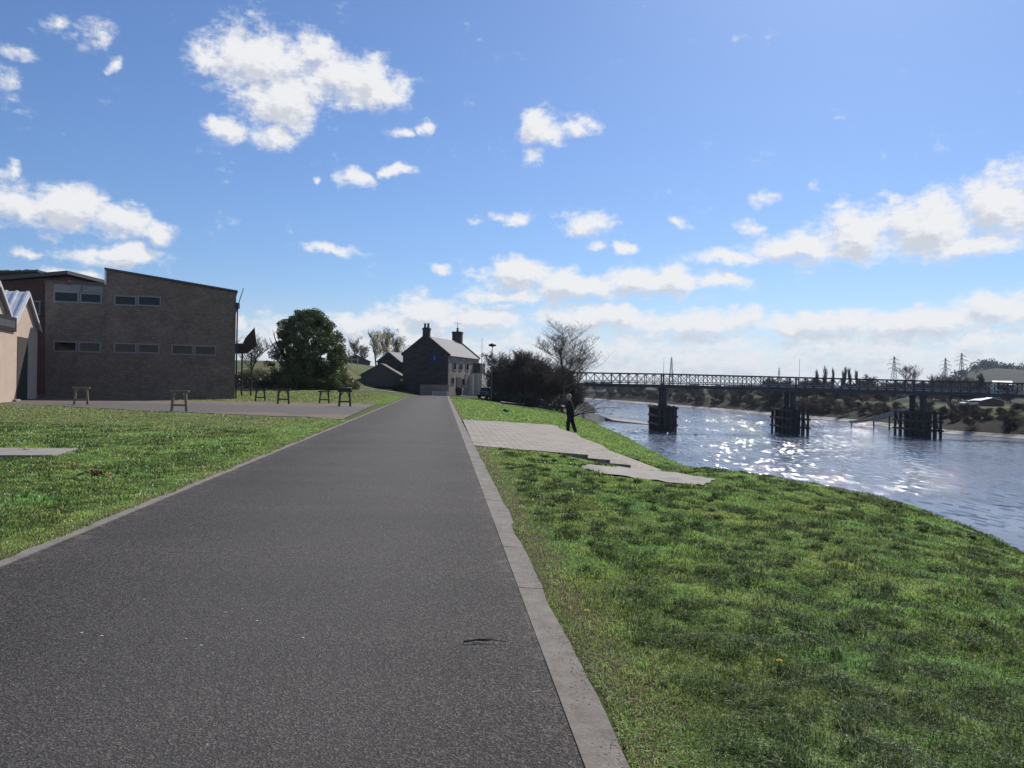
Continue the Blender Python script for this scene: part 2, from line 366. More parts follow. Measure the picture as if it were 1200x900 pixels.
# ------------------------------------------------------------------ terrain
def ss(v, lo, hi):
    t = np.clip((v-lo)/(hi-lo), 0, 1); return t*t*(3-2*t)
def fnoise(x, y, seed=0, octs=4, base=1.0):
    r = np.random.default_rng(seed); z = 0; a = 1; k = base
    for o in range(octs):
        for j in range(3):
            th = r.uniform(0, 6.28); ph = r.uniform(0, 6.28); kk = k*r.uniform(.7, 1.4)
            z = z+a*np.sin(kk*(x*np.cos(th)+y*np.sin(th))+ph+1.3*np.sin(kk*.6*(x*np.sin(th)-y*np.cos(th))+ph*2))
        a *= .55; k *= 2.1
    return z/4.0
CY = np.array([-50, 0, 9.3, 11.8, 15.3, 18.4, 20.1, 24.3, 31, 45, 61, 79, 95, 120, 165, 250, 400, 600, 1000, 4000])
CX = np.array([5.2, 5.6, 6.1, 6.7, 7.3, 6.6, 5.5, 5.0, 5.3, 5.7, 5.9, 5.9, 6.5, 9, 13, 22, 24, -40, -260, -2200])
CZ = np.array([-.25,-.25,-.35,-.4,-.45,-.5,-.6,-.8,-.9,-1.0,-1.1,-1.3,-1.8,-2.4,-3,-3,-3,-3,-3,-3])
FY = np.array([-60, 60, 100, 124, 133, 153, 174, 213, 351, 408, 600, 1000, 4000])
FX = np.array([110, 96, 83, 78, 72.7, 73.8, 74.6, 70, 49, 38, 0, -200, -2000])
def gz(x, y):
    x = np.asarray(x, float); y = np.asarray(y, float)
    xc = np.interp(y, CY, CX); zc = np.interp(y, CY, CZ); xr = xR(y); xl = xL(y)
    tt = np.clip((x-xr-.3)/(np.maximum(xc-xr-.3, .5)), 0, 1.0)
    z = zc*tt**1.5
    d = (x-xc-.3)/.35; z = z-.62*.35*np.log1p(np.exp(np.clip(d, -30, 300)))
    lawn = ss(x-xr, .35, 1.0)+ss(xl-x, .15, .9)
    slab = ss(-np.abs(x-1.2), -4.2, -3.4)*ss(-np.abs(y-26.4), -9.2, -8.2)
    yard = ss(-x, 8, 12)*ss(y, 31, 37)
    bumps = .03*fnoise(x, y, 7, 2, 7.5)*ss(-np.hypot(x, y), -22, -14)+.035*fnoise(x, y, 3, 3, 1.6)+.05*fnoise(x, y, 5, 2, .35)
    z = z+bumps*np.clip(lawn, 0, 1)*(1-np.clip(slab, 0, 1))*(1-.8*yard)*(1-.85*ss(y, 42, 56)*(x < 8))*ss(-y, -110, -70)
    z = z-.22*np.exp(-((x-2.7)/.95)**2-((y-(18.3-.75*(x-2.6)))/1.15)**2)
    dgx = 2.0+np.clip((33.8-y)*.105, 0, 1.63)
    nyr = 19.6-.75*np.clip(x-1.9, 0, 2)
    z = z-.4*ss(x, 1.0, 1.8)*ss(dgx+.1-x, -.25, .1)*ss(y, nyr-.2, nyr+.15)*ss(-y, -33.9, -33.0)
    # rise to the left beyond the yard
    z = z+.6*ss(y, 58, 80)*ss(-x, 10, 15)+3.8*ss(y, 84, 118)*ss(-x, 16.5, 25)
    bed = -7.2+0*x
    # far bank
    xf = np.interp(y, FY, FX); far = -5.4+(x-xf)*.33
    top = -1.5+.5*fnoise(x, y, 9, 2, .05)+2.6*ss(x, 88, 100)*ss(-np.abs(y-118), -20, -8)
    far = np.minimum(far, top)
    z = np.maximum(np.maximum(z, bed), far)
    r = np.hypot(x, y); az = np.degrees(np.arctan2(x, np.maximum(y, 1)))
    hills = ss(r, 500, 1500)*(6+4*np.sin(az*.35+1)+1.5*np.sin(az*1.3)+38*ss(az, 27.0, 31.5)+5*np.sin(az*1.1)*ss(az, 27, 31)+8*ss(-az, 5, 20))
    return z+hills
def g1(x, y): return float(gz(x, y))

def atg(px, py):
    a, b = ray(px, py); D = 2.0
    while D < 400:
        if EYE+b*D <= g1(a*D, D): return Vector((a*D, D, EYE+b*D))
        D *= 1.004
    return Vector((a*D, D, 0))
def axis(pts):
    out = []
    for a, b, s in pts: out += list(np.arange(a, b, s))
    return np.array(out)
gx = np.concatenate([-np.geomspace(4000, 42, 34), axis([(-41,-12,1.0),(-12,-1.4,.22),(-1.4,9,.12),(9,10,.5),(10,30,.8),(30,110,2.0)]), np.geomspace(110, 4000, 46)])
gy = np.concatenate([[-400,-120,-40,-15,-6], axis([(-2,2.2,.3),(2.2,14,.12),(14,24,.2),(24,60,.5),(60,130,1.2),(130,260,4)]), np.geomspace(260, 4500, 50)])
XX, YY = np.meshgrid(gx, gy); ZZ = gz(XX, YY)
V = np.stack([XX.ravel(), YY.ravel(), ZZ.ravel()], 1); nx, ny = len(gx), len(gy)
ii, jj = np.meshgrid(np.arange(nx-1), np.arange(ny-1)); b0 = (jj*nx+ii).ravel()
gr = np_mesh('ground', V, np.stack([b0, b0+1, b0+nx+1, b0+nx], 1), MAT['ground'], smooth=True); tag(gr, kind='structure')
wa = MB(); wa.add([(-4000,-400,WZ),(4000,-400,WZ),(4000,4200,WZ),(-4000,4200,WZ)], [(0,1,2,3)])
tag(wa.build('river', MAT['water']), kind='structure')

def strip(name, A, B, nu, nv, dz, mat, kind='structure', flat=None):
    """sheet between polyline functions A(t), B(t), draped dz above the ground"""
    t = np.linspace(0, 1, nu); a = np.array([A(k) for k in t]); b = np.array([B(k) for k in t])
    w = np.linspace(0, 1, nv)[:, None, None]; P = a[None]*(1-w)+b[None]*w
    x, y = P[..., 0].ravel(), P[..., 1].ravel()
    z = gz(x, y)+dz if flat is None else flat(x, y)
    V = np.stack([x, y, z], 1); i, j = np.meshgrid(np.arange(nu-1), np.arange(nv-1)); q = (j*nu+i).ravel()
    o = np_mesh(name, V, np.stack([q, q+nu, q+nu+1, q+1], 1), mat, smooth=True)
    # up-facing
    if o.data.polygons[0].normal.z < 0: o.data.flip_normals()
    return tag(o, kind=kind)
def poly(pts):
    P = np.array(pts, float); L = np.r_[0, np.cumsum(np.hypot(*np.diff(P[:, :2], axis=0).T))]; L /= L[-1]
    return lambda t: np.array([np.interp(t, L, P[:, 0]), np.interp(t, L, P[:, 1])])

wob = lambda y, s, a: a*float(fnoise(y*1.0, s*7.0, 21, 4, 2.2))
strip('path', lambda t: np.array([xL(-4+103*t), -4+103*t]), lambda t: np.array([xR(-4+103*t), -4+103*t]), 260, 6, 0,
      MAT['asphalt'], flat=lambda x, y: .035+.012*np.sin(np.pi*np.clip((x-xL(y))/4.17, 0, 1)))
strip('yard', poly([(-17,98.5),(-9,98.5),(4,99)]), poly([(-17,100),(-5,113),(6,122)]), 30, 12, .05, MAT['asphalt'])
# kerbs: right a wide concrete strip with ragged outer edge, left a thin edging
def kerb(name, f0, f1, y0, y1, n, top, mat):
    v = []; f = []
    for i in range(n+1):
        y = y0+(y1-y0)*i/n; a, b = f0(y), f1(y); v += [(a,y,-.1),(a,y,top),(b,y,top-.006),(b,y,-.1)]
    for i in range(n):
        k = i*4
        for q in range(3): f.append((k+q, k+4+q, k+5+q, k+1+q))
    mb = MB(); mb.add(v, f); o = mb.build(name, mat); o.data.flip_normals() if o.data.polygons[1].normal.z < 0 else None
    return tag(o, kind='structure')
for k in range(64):                         # bays with thin dark joints between
    y0 = -3+1.52*k; y1 = y0+1.513
    kw = lambda y: .19+.02*float(fnoise(y, 0, 31, 4, 3.0))+(.04 if y > 9 else 0)
    if k == 0:
        vv = MB()
    n = 10; v = []; f = []
    for i in range(n+1):
        y = y0+(y1-y0)*i/n; a, b = xR(y)+.003, xR(y)+.003+kw(y)
        t_ = .040+.0015*math.sin(k*2.1); v += [(a,y,-.1),(a,y,t_),(b,y,t_-.008),(b,y,-.1)]
    for i in range(n):
        q0 = i*4
        for q in range(3): f.append((q0+q+1, q0+5+q, q0+4+q, q0+q))
    f += [(0,1,2,3), tuple(n*4+q for q in (3,2,1,0))]
    vv.add(v, f)
tag(vv.build('kerb_right', MAT['kerb']), kind='structure')
kerb('kerb_left', lambda y: xL(y)-.085-.06*float(fnoise(y, 3, 33, 4, 3.5)), lambda y: xL(y)-.003, -3, 98, 420, .05, MAT['kerb'])

# gravel yard on the left
near = poly([(-6.8,33.2),(-10,34.6),(-16,37),(-22,40.5),(-29,45),(-45,54),(-70,70)])
farl = poly([(-9.6,56.5),(-14,57),(-19.5,58),(-22,63),(-34,63),(-50,70),(-70,84)])
jit = lambda f, s, a: (lambda t: f(t)+np.array([a*float(fnoise(t*60, s, 41, 3, 1.5)), a*float(fnoise(t*60, s+9, 43, 3, 1.5))]))
strip('gravel_yard', jit(near, 1, .35), jit(farl, 4, .35), 160, 40, .03, MAT['gravel'])
strip('lane', poly([(-60,79),(-30,80),(-20,82),(-13.5,88)]), poly([(-60,82),(-30,82.6),(-20,84.6),(-13,91)]), 60, 8, .05, MAT['conc'])

# river ramp paving and the steps on its near side
slabz = lambda x, y: -.02-.03*np.clip(x+1, 0, 9)
S = MB()
def block(mb, pts, zf, zb=-1.6):
    n = len(pts); T = [(p[0], p[1], zf(p[0], p[1])) for p in pts]; B = [(p[0], p[1], zb) for p in pts]
    mb.add(T+B, [tuple(range(n))]+[((i+1)%n, i, i+n, (i+1)%n+n) for i in range(n)])
block(S, [(xR(20.3)+.24,20.3),(1.9,19.6),(1.9,33.8),(xR(33.6)+.28,33.6)], lambda x, y: .03-.045*(x+1.2))
tag(S.build('paving', MAT['sett']), kind='structure')
S = MB()
dg = lambda x: 33.8-(x-1.9)/.1116
ng = lambda x: 19.6-.75*(x-1.9)
block(S, [(1.903,ng(1.903)),(2.4,ng(2.4)),(2.4,dg(2.4)),(1.903,dg(1.95))], lambda x, y: -.19)
block(S, [(2.403,ng(2.403)),(2.85,ng(2.85)),(2.85,dg(2.85)),(2.403,dg(2.403))], lambda x, y: -.27)
block(S, [(2.853,ng(2.853)),(3.68,18.2),(3.68,18.4),(2.853,dg(2.853))], lambda x, y: -.35-.05*(x-2.85))
tag(S.build('steps', MAT['sett']), kind='structure')
lpN = [atg(*p) for p in ((682,549),(712,557),(745,562),(790,567),(822,569))]; lpF = [atg(*p) for p in ((676,545),(712,547),(752,550),(795,555),(838,562))]
strip('lower_path', poly([(p.x, p.y) for p in lpN]), poly([(p.x, p.y) for p in lpF]), 60, 12, .022, MAT['conc'])
apN = [atg(*p) for p in ((588,472.8),(612,475.5),(640,479.5),(662,484))]; apF = [atg(*p) for p in ((584,469.3),(612,471.2),(640,474),(668,478.5))]
strip('apron', poly([(p.x, p.y) for p in apN]), poly([(p.x, p.y) for p in apF]), 40, 12, .17, MAT['conc'])
NOG = [[(p.x, p.y-.2) for p in lpN]+[(p.x+.1, p.y+.05) for p in reversed(lpF)], [(p.x, p.y-6) for p in apN]+[(p.x, p.y+.3) for p in reversed(apF)],
       [(-3.5,20.25),(1.9,19.45),(3.9,17.8),(3.8,18.6),(2.05,33.9),(-3.5,33.7)], [(1.5,19.8),(1.5,18.7),(3.2,17.3),(4.0,17.6),(1.9,19.9)]]
def clear(x, y):
    ok = np.ones(len(x), bool)
    for Pg in NOG:
        ins = np.zeros(len(x), bool); n = len(Pg)
        for i in range(n):
            (x0, y0), (x1, y1) = Pg[i], Pg[(i+1)%n]
            if y0 == y1: continue
            c = ((y0 > y) != (y1 > y)) & (x < (x1-x0)*(y-y0)/(y1-y0)+x0); ins ^= c
        ok &= ~ins
    return ok
# slipway running down into the river
cl = [(-1.4,82,-.25),(1.5,88,-.55),(4,94,-1.1),(7,112,-1.95),(10,130,-2.75),(14,152,-3.9),(17.5,163,-4.75),(22,156,-5.1),(26.4,144.7,-5.33)]
wd = [1.2,1.4,1.8,2.2,2.4,2.6,3.2,2.4,1.0]
v = []; f = []
for i, (x, y, z) in enumerate(cl):
    a = Vector(cl[max(i-1,0)][:2]); b = Vector(cl[min(i+1,len(cl)-1)][:2]); d = (b-a).normalized(); nn = Vector((d.y,-d.x))*wd[i]
    zz = max(z, g1(x, y)+.05) if i < 3 else z
    v += [(x+nn.x,y+nn.y,-7.3),(x+nn.x,y+nn.y,zz),(x-nn.x,y-nn.y,zz+.02),(x-nn.x,y-nn.y,-7.3)]
for i in range(len(cl)-1):
    for q in range(3): f.append((i*4+q, i*4+q+1, i*4+5+q, i*4+4+q))
f.append((len(cl)*4-4, len(cl)*4-3, len(cl)*4-2, len(cl)*4-1))
sl = MB(); sl.add(v, f); tag(sl.build('slipway', MAT['conc']), kind='structure')
# pale strip along the far waterline: glare off wet shore and water painted as colour
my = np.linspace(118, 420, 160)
strip('shore_glare', lambda t: np.array([np.interp(118+300*t, FY, FX)-1.3-1.2*float(fnoise(300*t, 1, 51, 4, .25)), 118+300*t]),
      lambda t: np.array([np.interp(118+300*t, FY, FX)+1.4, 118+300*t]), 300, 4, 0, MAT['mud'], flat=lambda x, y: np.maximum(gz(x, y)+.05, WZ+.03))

# concrete slab in left lawn
c0 = [atz(-30,525,.04), atz(92,526,.04), atz(62,534,.04), atz(-30,534,.04)]
sb = MB(); sb.prism([(p.x,p.y,.06) for p in c0], (0,0,-.2))
tag(sb.build('concrete_slab', MAT['conc'], bevel=.01), 'pale flat concrete slab set into the left lawn', 'concrete slab')

# ------------------------------------------------------------------ grass blades
def blades(name, n, region, hmin, hmax, wfac, label, seed, dark=False):
    r = np.random.default_rng(seed)
    x, y = region(r, n); z = gz(x, y); D = np.hypot(x, y); n = len(x)
    f = fnoise(x, y, 61, 4, 5.5); f2 = fnoise(x, y, 62, 4, 1.1)
    h = r.uniform(hmin, hmax, n)*(1+.45*np.clip(f, -1, 1.5))*(1+.012*np.minimum(D, 30)); w = np.maximum(.0022, wfac*D)*r.uniform(.7, 1.3, n)
    a = r.uniform(0, 6.283, n); lean = r.uniform(.3, 1.35, n)*h; la = a+r.normal(0, .6, n)+1.57
    dx, dy = np.cos(a)*w, np.sin(a)*w
    V = np.empty((n, 5, 3))
    V[:,0] = np.stack([x-dx, y-dy, z-.005], 1); V[:,1] = np.stack([x+dx, y+dy, z-.005], 1)
    mx, my = x+np.cos(la)*lean*.3, y+np.sin(la)*lean*.3; mz = z+h*.6
    V[:,2] = np.stack([mx+dx*.75, my+dy*.75, mz], 1); V[:,3] = np.stack([mx-dx*.75, my-dy*.75, mz], 1)
    V[:,4] = np.stack([x+np.cos(la)*lean, y+np.sin(la)*lean, z+h*(1-.45*lean/h)], 1)
    b = np.arange(n)[:, None]*5
    T = np.concatenate([b+np.array([[0,1,2]]), b+np.array([[0,2,3]]), b+np.array([[3,2,4]])], 0)
    g = np.stack([.255+.10*r.random(n), .37+.14*r.random(n), .085+.05*r.random(n)], 1)
    g *= (1+.16*np.clip(f2, -1, 1))[:, None]*(1+.3*np.clip(f, -1, 1))[:, None]*np.stack([1+.25*np.clip(fnoise(x, y, 66, 4, 2.6), -1, 1), 1+0*x, 1+0*x], 1)
    s = x+SLP*y
    dp = (.03 if seed != 11 else .06)+.08*np.clip(fnoise(x, y, 63, 3, .9), 0, 1)
    dp = dp+.4*np.exp(-((s-.9)/.2)**2)+.4*np.exp(-((s+3.75)/.2)**2)+.45*ss(y, 20, 30)*ss(-s, 4, 7)
    isdry = r.random(n) < dp
    dryc = np.stack([.26+.10*r.random(n), .22+.08*r.random(n), .11+.05*r.random(n)], 1)
    g[isdry] = dryc[isdry]
    if dark: g = np.stack([.065+.04*r.random(n), .105+.05*r.random(n), .022+.014*r.random(n)], 1)
    o = np_mesh(name, V.reshape(-1, 3), T, MAT['grass'], col=np.repeat(g, 5, 0))
    o['kind'] = 'stuff'; o['label'] = label; o['category'] = 'grass'
def reg_right(r, n):
    D = 2.6*(26/2.6)**(r.random(n*2)**1.15); u = r.uniform(-.12, .78, n*2)
    x = D*u; y = D
    s = x-xR(y); xc = np.interp(y, CY, CX)
    bald = fnoise(x, y, 71, 4, 1.6)
    ok = (s > .22+.05*fnoise(y, 0*y, 31, 4, 3.0)) & (x < xc+1.6) & ((s > .6+.3*bald) | (r.random(n*2) < .4))
    ok &= clear(x, y)
    i = np.where(ok)[0][:n]; return x[i], y[i]
def reg_left(r, n):
    D = 5.0*(46/5.0)**r.random(n*2); u = r.uniform(-.78, -.1, n*2); x = D*u; y = D
    s = xL(y)-x
    nearl = np.interp(-x, [6.8,10,16,22,29,45], [33.2,34.6,37,40.5,45,54])
    ok = (s > .045+.075*fnoise(y, 0*y+3, 33, 4, 3.5)+.03*fnoise(y, 0*y+8, 35, 2, 9)) & (y < nearl) & ~((x < -11.2) & (np.abs(y-18) < 0.0))
    sx0 = min(p.x for p in c0); 
    A = np.array([[p.x, p.y] for p in c0]); ins = np.ones(len(x), bool)
    for k in range(4):
        p, q = A[k], A[(k+1)%4]; ins &= ((q[0]-p[0])*(y-p[1])-(q[1]-p[1])*(x-p[0])) < 0
    ok &= ~ins
    i = np.where(ok)[0][:n]; return x[i], y[i]
def reg_mid(r, n):                          # beyond the ramp, right of path
    D = 20*(82/20)**r.random(n*2); u = r.uniform(-.12, .27, n*2); x = D*u; y = D
    s = x-xR(y); xc = np.interp(y, CY, CX)
    ok = (s > .35) & (x < xc+1.5) & clear(x, y)
    i = np.where(ok)[0][:n]; return x[i], y[i]
blades('lawn_grass', 430000, reg_right, .018, .04, .00042, 'short green riverside grass right of the path', 11)
blades('lawn_grass', 230000, reg_left, .02, .042, .00042, 'short green lawn grass left of the path', 12)
blades('lawn_grass', 70000, reg_mid, .03, .07, .0006, 'green grass beyond the paved ramp', 13)
def reg_back(r, n):
    y = r.uniform(56, 79, n*2); x = -(.0879*y+3.75)-r.random(n*2)**1.3*17; i = np.where(x < xL(y)-.2)[0][:n]; return x[i], y[i]
blades('lawn_grass', 50000, reg_back, .04, .08, .0005, 'strip of grass behind the gravel yard', 16)
def reg_tuft(r, n):
    k = 1100; D = 2.8*(24/2.8)**r.random(k*3); x = D*r.uniform(-.1, .75, k*3); s = x-xR(D); xc = np.interp(D, CY, CX)
    ok = (s > .6) & (x < xc+.6) & clear(x, D) & clear(x, D+.3); cx, cy = x[ok][:k], D[ok][:k]
    j = r.integers(0, len(cx), n); rad = (.025+.07*r.random(len(cx))**2)[j]*(1+cy[j]*.03)
    return cx[j]+r.normal(0, 1, n)*rad, cy[j]+r.normal(0, 1, n)*rad
blades('grass_tufts', 85000, reg_tuft, .045, .08, .0005, 'darker longer tufts in the riverside grass', 14, True)
def reg_tuft2(r, n):
    k = 420; D = 6*(26/6)**r.random(k*3); x = -D*r.uniform(.3, .75, k*3); s = xL(D)-x; ok = s > .6; cx, cy = x[ok][:k], D[ok][:k]
    j = r.integers(0, len(cx), n); rad = (.06+.14*r.random(len(cx)))[j]*(1+cy[j]*.03)
    return cx[j]+r.normal(0, 1, n)*rad, cy[j]+r.normal(0, 1, n)*rad
blades('grass_tufts', 20000, reg_tuft2, .045, .08, .00045, 'darker longer tufts in the left lawn', 15, True)

# grit, crumbs of soil and dead leaf along both edges of the path
def litter(n, seed, size, s0, s1, spread, mat, label):
    r = np.random.default_rng(seed); y = 2.4*(40/2.4)**r.random(n); side = r.random(n) < .72
    s = np.where(side, s0+np.abs(r.normal(0, spread, n))*r.choice((-1, 1), n), s1+r.normal(0, spread, n)); x = .61-SLP*y+s
    clump = fnoise(x, y, 91, 3, 2.2) > -.15; x, y, s = x[clump], y[clump], s[clump]; n = len(x)
    z = np.where((s > 0) & (s < .2), .052, np.where((s <= 0) & (s > -4.15), .056, gz(x, y)+.02)); k = size*r.uniform(.4, 1.5, n)*(1+.03*y); a = r.uniform(0, 6.28, n)
    V = np.stack([np.stack([x+k*np.cos(a+q), y+k*np.sin(a+q), z+dz], 1) for q, dz in ((0, 0), (2.1, .0), (4.2, .0))]+[np.stack([x, y, z+k*.7], 1)], 1).reshape(-1, 3)
    b = np.arange(n)[:, None]*4; T = np.concatenate([b+np.array([[0,1,3]]), b+np.array([[1,2,3]]), b+np.array([[2,0,3]])], 0)
    o = np_mesh('edge_litter', V, T, mat); tag(o, label, 'litter', kind='stuff')
litter(2600, 1, .004, .215, -4.15, .06, MAT['bark'], 'dark crumbs of soil along the path edges')
litter(2200, 2, .005, .24, -4.18, .09, MAT['wood'], 'brown bits of dead leaf and grit along the path edges')
# ------------------------------------------------------------------ trees
def grow(rs, base, h, spread, levels, nb, r0, up=.3, gnarl=.25, droop=0.0, first=.25, trunkfrac=.45):
    segs = []
    def go(p, d, L, r, lv):
        n = 4 if lv < 2 else 3
        pts = [p]
        for i in range(n):
            d = (d+Vector((rs.gauss(0, gnarl), rs.gauss(0, gnarl), rs.gauss(0, gnarl*.6)+up*.25-droop*.2))).normalized()
            q = pts[-1]+d*(L/n); segs.append((pts[-1], q, r*(1-i/n*.6), r*(1-(i+1)/n*.6), lv)); pts.append(q)
        if lv >= levels: return
        k = nb[min(lv, len(nb)-1)]
        for j in range(k):
            t = first+(1-first)*(j+rs.random())/k if lv == 0 else .15+.85*(j+rs.random())/k
            i = min(int(t*n), n-1); q = pts[i].lerp(pts[i+1], t*n-i)
            a = rs.uniform(0, 2*math.pi); ax = Vector((math.cos(a), math.sin(a), rs.uniform(-.1, .5)+up))
            nd = (d*.5+ax*spread).normalized()
            go(q, nd, L*rs.uniform(.42, .68)*(1.15-.5*t if lv == 0 else 1), r*(1-.6*t)*.52, lv+1)
    go(Vector(base), Vector((0,0,1)), h*trunkfrac, r0, 0)
    return segs
def seg_mesh(name, segs, mat, parent, rmin=.006):
    if not segs: return
    P = np.array([[*a]*1 for a, b, c, d, e in segs]); Q = np.array([[*b] for a, b, c, d, e in segs])
    R0 = np.maximum(np.array([s[2] for s in segs]), rmin); R1 = np.maximum(np.array([s[3] for s in segs]), rmin*.8)
    d = Q-P; d /= np.linalg.norm(d, axis=1)[:, None]+1e-9
    ref = np.where(np.abs(d[:, 2:3]) < .9, np.array([[0,0,1.]]), np.array([[1.,0,0]])); a = np.cross(d, ref); a /= np.linalg.norm(a, axis=1)[:, None]; b = np.cross(d, a)
    k = 3 if len(segs) > 300 else 7; vs = []
    for i in range(k):
        t = 2*math.pi*i/k; vs.append(P+(a*math.cos(t)+b*math.sin(t))*R0[:, None])
    for i in range(k):
        t = 2*math.pi*i/k; vs.append(Q+(a*math.cos(t)+b*math.sin(t))*R1[:, None])
    V = np.stack(vs, 1).reshape(-1, 3); B = np.arange(len(segs))[:, None]*2*k
    Fc = np.concatenate([B+np.array([[i, (i+1)%k, (i+1)%k+k, i+k]]) for i in range(k)], 0)
    return np_mesh(name, V, Fc, mat, parent, smooth=True)
def leaves(name, centers, radii, n, size, mat, parent, seed, flat=.75):
    r = np.random.default_rng(seed); C = np.array(centers); R = np.array(radii)
    if R.ndim == 1: R = np.stack([R, R, R*flat], 1)
    wts = (R[:, 0]*R[:, 1]); j = r.choice(len(C), n, p=wts/wts.sum())
    u = r.normal(size=(n, 3)); u /= np.linalg.norm(u, axis=1)[:, None]; rad = r.random(n)**.35
    P = C[j]+u*rad[:, None]*R[j]
    a = r.normal(size=(n, 3)); a /= np.linalg.norm(a, axis=1)[:, None]; b = np.cross(a, r.normal(size=(n, 3))); b /= np.linalg.norm(b, axis=1)[:, None]
    s = (size*r.uniform(.6, 1.4, n))[:, None]
    V = np.stack([P-a*s, P+b*s*.55, P+a*s, P-b*s*.55], 1).reshape(-1, 3)
    return np_mesh(name, V, (np.arange(n)[:, None]*4+np.arange(4)[None]), mat, parent)
def bare_tree(name, loc, h, seed, label=None, cat='tree', group=None, spread=.9, levels=4, nb=(9,6,5,4), r0=None, mats=('bark','twigs'), rmin=.012, up=.35, gnarl=.22, trunkfrac=.45, first=.25, droop=0, width=1.0):
    rs = random.Random(seed); segs = grow(rs, (0,0,0), h, spread, levels, nb, r0 or h*.022, up, gnarl, droop, first, trunkfrac)
    zt = max(s[1].z for s in segs); k = h/zt
    segs = [(Vector((a.x*k*width,a.y*k*width,a.z*k)), Vector((b.x*k*width,b.y*k*width,b.z*k)), c, d, e) for a, b, c, d, e in segs]
    o = empty(name, loc)
    seg_mesh('trunk', [s for s in segs if s[4] <= 0], MAT[mats[0]], o, rmin)
    seg_mesh('crown', [s for s in segs if s[4] >= 1], MAT[mats[1]], o, rmin)
    tag(o, label, cat, group); return o

# big dark tree left of centre
bx = at(360, 457, 84); T = empty('evergreen_tree', (bx.x, 84, g1(bx.x, 84)-.1))
tag(T, 'big dark rounded evergreen tree right of the brick building', 'tree')
rs = random.Random(5); segs = grow(rs, (0,0,0), 8, .8, 3, (9,6,4), .22)
k = 7.6/max(s[1].z for s in segs)
seg_mesh('trunk', [(a*k, b*k, c, d, e) for a, b, c, d, e in segs if e <= 1], MAT['bark'], T, .02)
cs = []; rr = []
for i in range(420):
    a = rs.uniform(0, 6.28); zz = 8.2*rs.random()**1.15+.1; env = 4.1*math.sqrt(max(.03, 1-((zz-2.2)/6.3)**2)) if zz > 2.2 else 4.1
    rad = env*rs.random()**.4*rs.choice((.9,.93,1.0,1.12)); cs.append((rad*math.cos(a)+.15, rad*math.sin(a), zz)); rr.append(rs.uniform(.35, .75))
leaves('crown', cs, rr, 90000, .085, MAT['ivy'], T, 3)

def shrub(name, px, py, D, w, h, mat, label, seed, n=5000, size=.09, cat='shrub', group=None, z=None, twig='twigs'):
    p = at(px, py, D); z0 = g1(p.x, D) if z is None else z
    o = empty(name, (p.x, D, z0-.05)); r = random.Random(seed)
    cs = []; rr = []
    for i in range(18):
        a = r.uniform(0, 6.28); q = math.sqrt(r.random()); zz = r.uniform(.15, .85)*h*(1-.45*q*q)
        cs.append((q*w*.45*math.cos(a), q*w*.3*math.sin(a), zz)); rr.append(r.uniform(.14, .26)*min(w, h*1.6))
    leaves('crown', cs, rr, n, size, MAT[mat], o, seed)
    sg = []
    for i in range(14):
        a = r.uniform(0, 6.28); d = Vector((math.cos(a)*w*.4, math.sin(a)*w*.25, h*r.uniform(.6, .95))); sg.append((Vector((0,0,0)), d*.5+Vector((0,0,.1*h)), .03, .02, 0)); sg.append((d*.5+Vector((0,0,.1*h)), d, .02, .008, 0))
    seg_mesh('trunk', sg, MAT[twig], o, .01)
    return tag(o, label, cat, group)
G_br = 'brambles on the bank right of the brick building'
shrub('bramble_bush', 288, 452, 83, 4.2, 1.9, 'olive', 'pale olive bramble beside the brick building corner', 21, 6000, .08, group=G_br)
shrub('bramble_bush', 305, 447, 88, 5, 2.2, 'olive', 'olive bramble between the brick building and the evergreen tree', 22, 6000, .08, group=G_br)
shrub('bramble_bush', 322, 452, 82, 2.6, 1.6, 'hedge', 'dark bramble at the left foot of the evergreen tree', 23, 4000, .08, group=G_br)
shrub('bramble_bush', 408, 450, 90, 3.5, 1.5, 'olive', 'olive bramble at the right foot of the evergreen tree', 24, 4000, .08, group=G_br)
shrub('bramble_bush', 345, 456, 80, 4.5, 1.7, 'ivy', 'low green bush in front of the evergreen tree trunk', 26, 7000, .08, group=G_br)
shrub('bramble_bush', 388, 455, 81, 4.2, 1.6, 'ivy', 'low green bush at the right front of the evergreen tree', 27, 7000, .08, group=G_br)
shrub('hedge_bush', 468, 455, 97, 1.8, 1.5, 'hedge', 'dark bush against the left side of the stone inn', 25, 3000, .07)
bare_tree('bare_tree', (at(292,440,92).x, 92, g1(at(292,440,92).x, 92)-.1), 6.2, 31, 'bare brownish tree behind the dark outside stair', 'tree', levels=3, nb=(12,8,6), mats=('bark','twigs'), rmin=.016, width=1.0)
# pale trees on the skyline left of the inn
sk = 'pale trees on the skyline left of the inn'
for px, D, h, s, lab in ((414,165,6.5,41,'bare grey tree on the skyline nearest the evergreen tree'),(424,175,5.6,42,'small faint bare tree beside the grey skyline tree')):
    p = at(px, 420, D); bare_tree('bare_tree', (p.x, D, g1(p.x, D)-.1), h, s, lab, 'tree', sk, levels=3, nb=(10,7,6), mats=('bark','twigpale'), rmin=.03, width=.8)
for px, D, h, s, lab in ((441,150,7.2,44,'pale yellow green tree above the low grey roofed shed'),(452,155,8.4,45,'tallest pale yellow green tree behind the dark gabled outbuilding'),(465,150,7.6,46,'yellow brown tree just left of the inn gable')):
    p = at(px, 420, D); o = bare_tree('budding_tree', (p.x, D, g1(p.x, D)-.1), h, s, lab, 'tree', sk, levels=3, nb=(9,6,5), mats=('bark','twigpale'), rmin=.03, width=.62)
    r_ = random.Random(s); cs = [(r_.gauss(0,1.0), r_.gauss(0,1.0), h*r_.uniform(.4,.93)) for _ in range(22)]
    leaves('blossom', cs, [r_.uniform(.5,1.1) for _ in cs], 1500, .11, MAT['spring'], o, s)

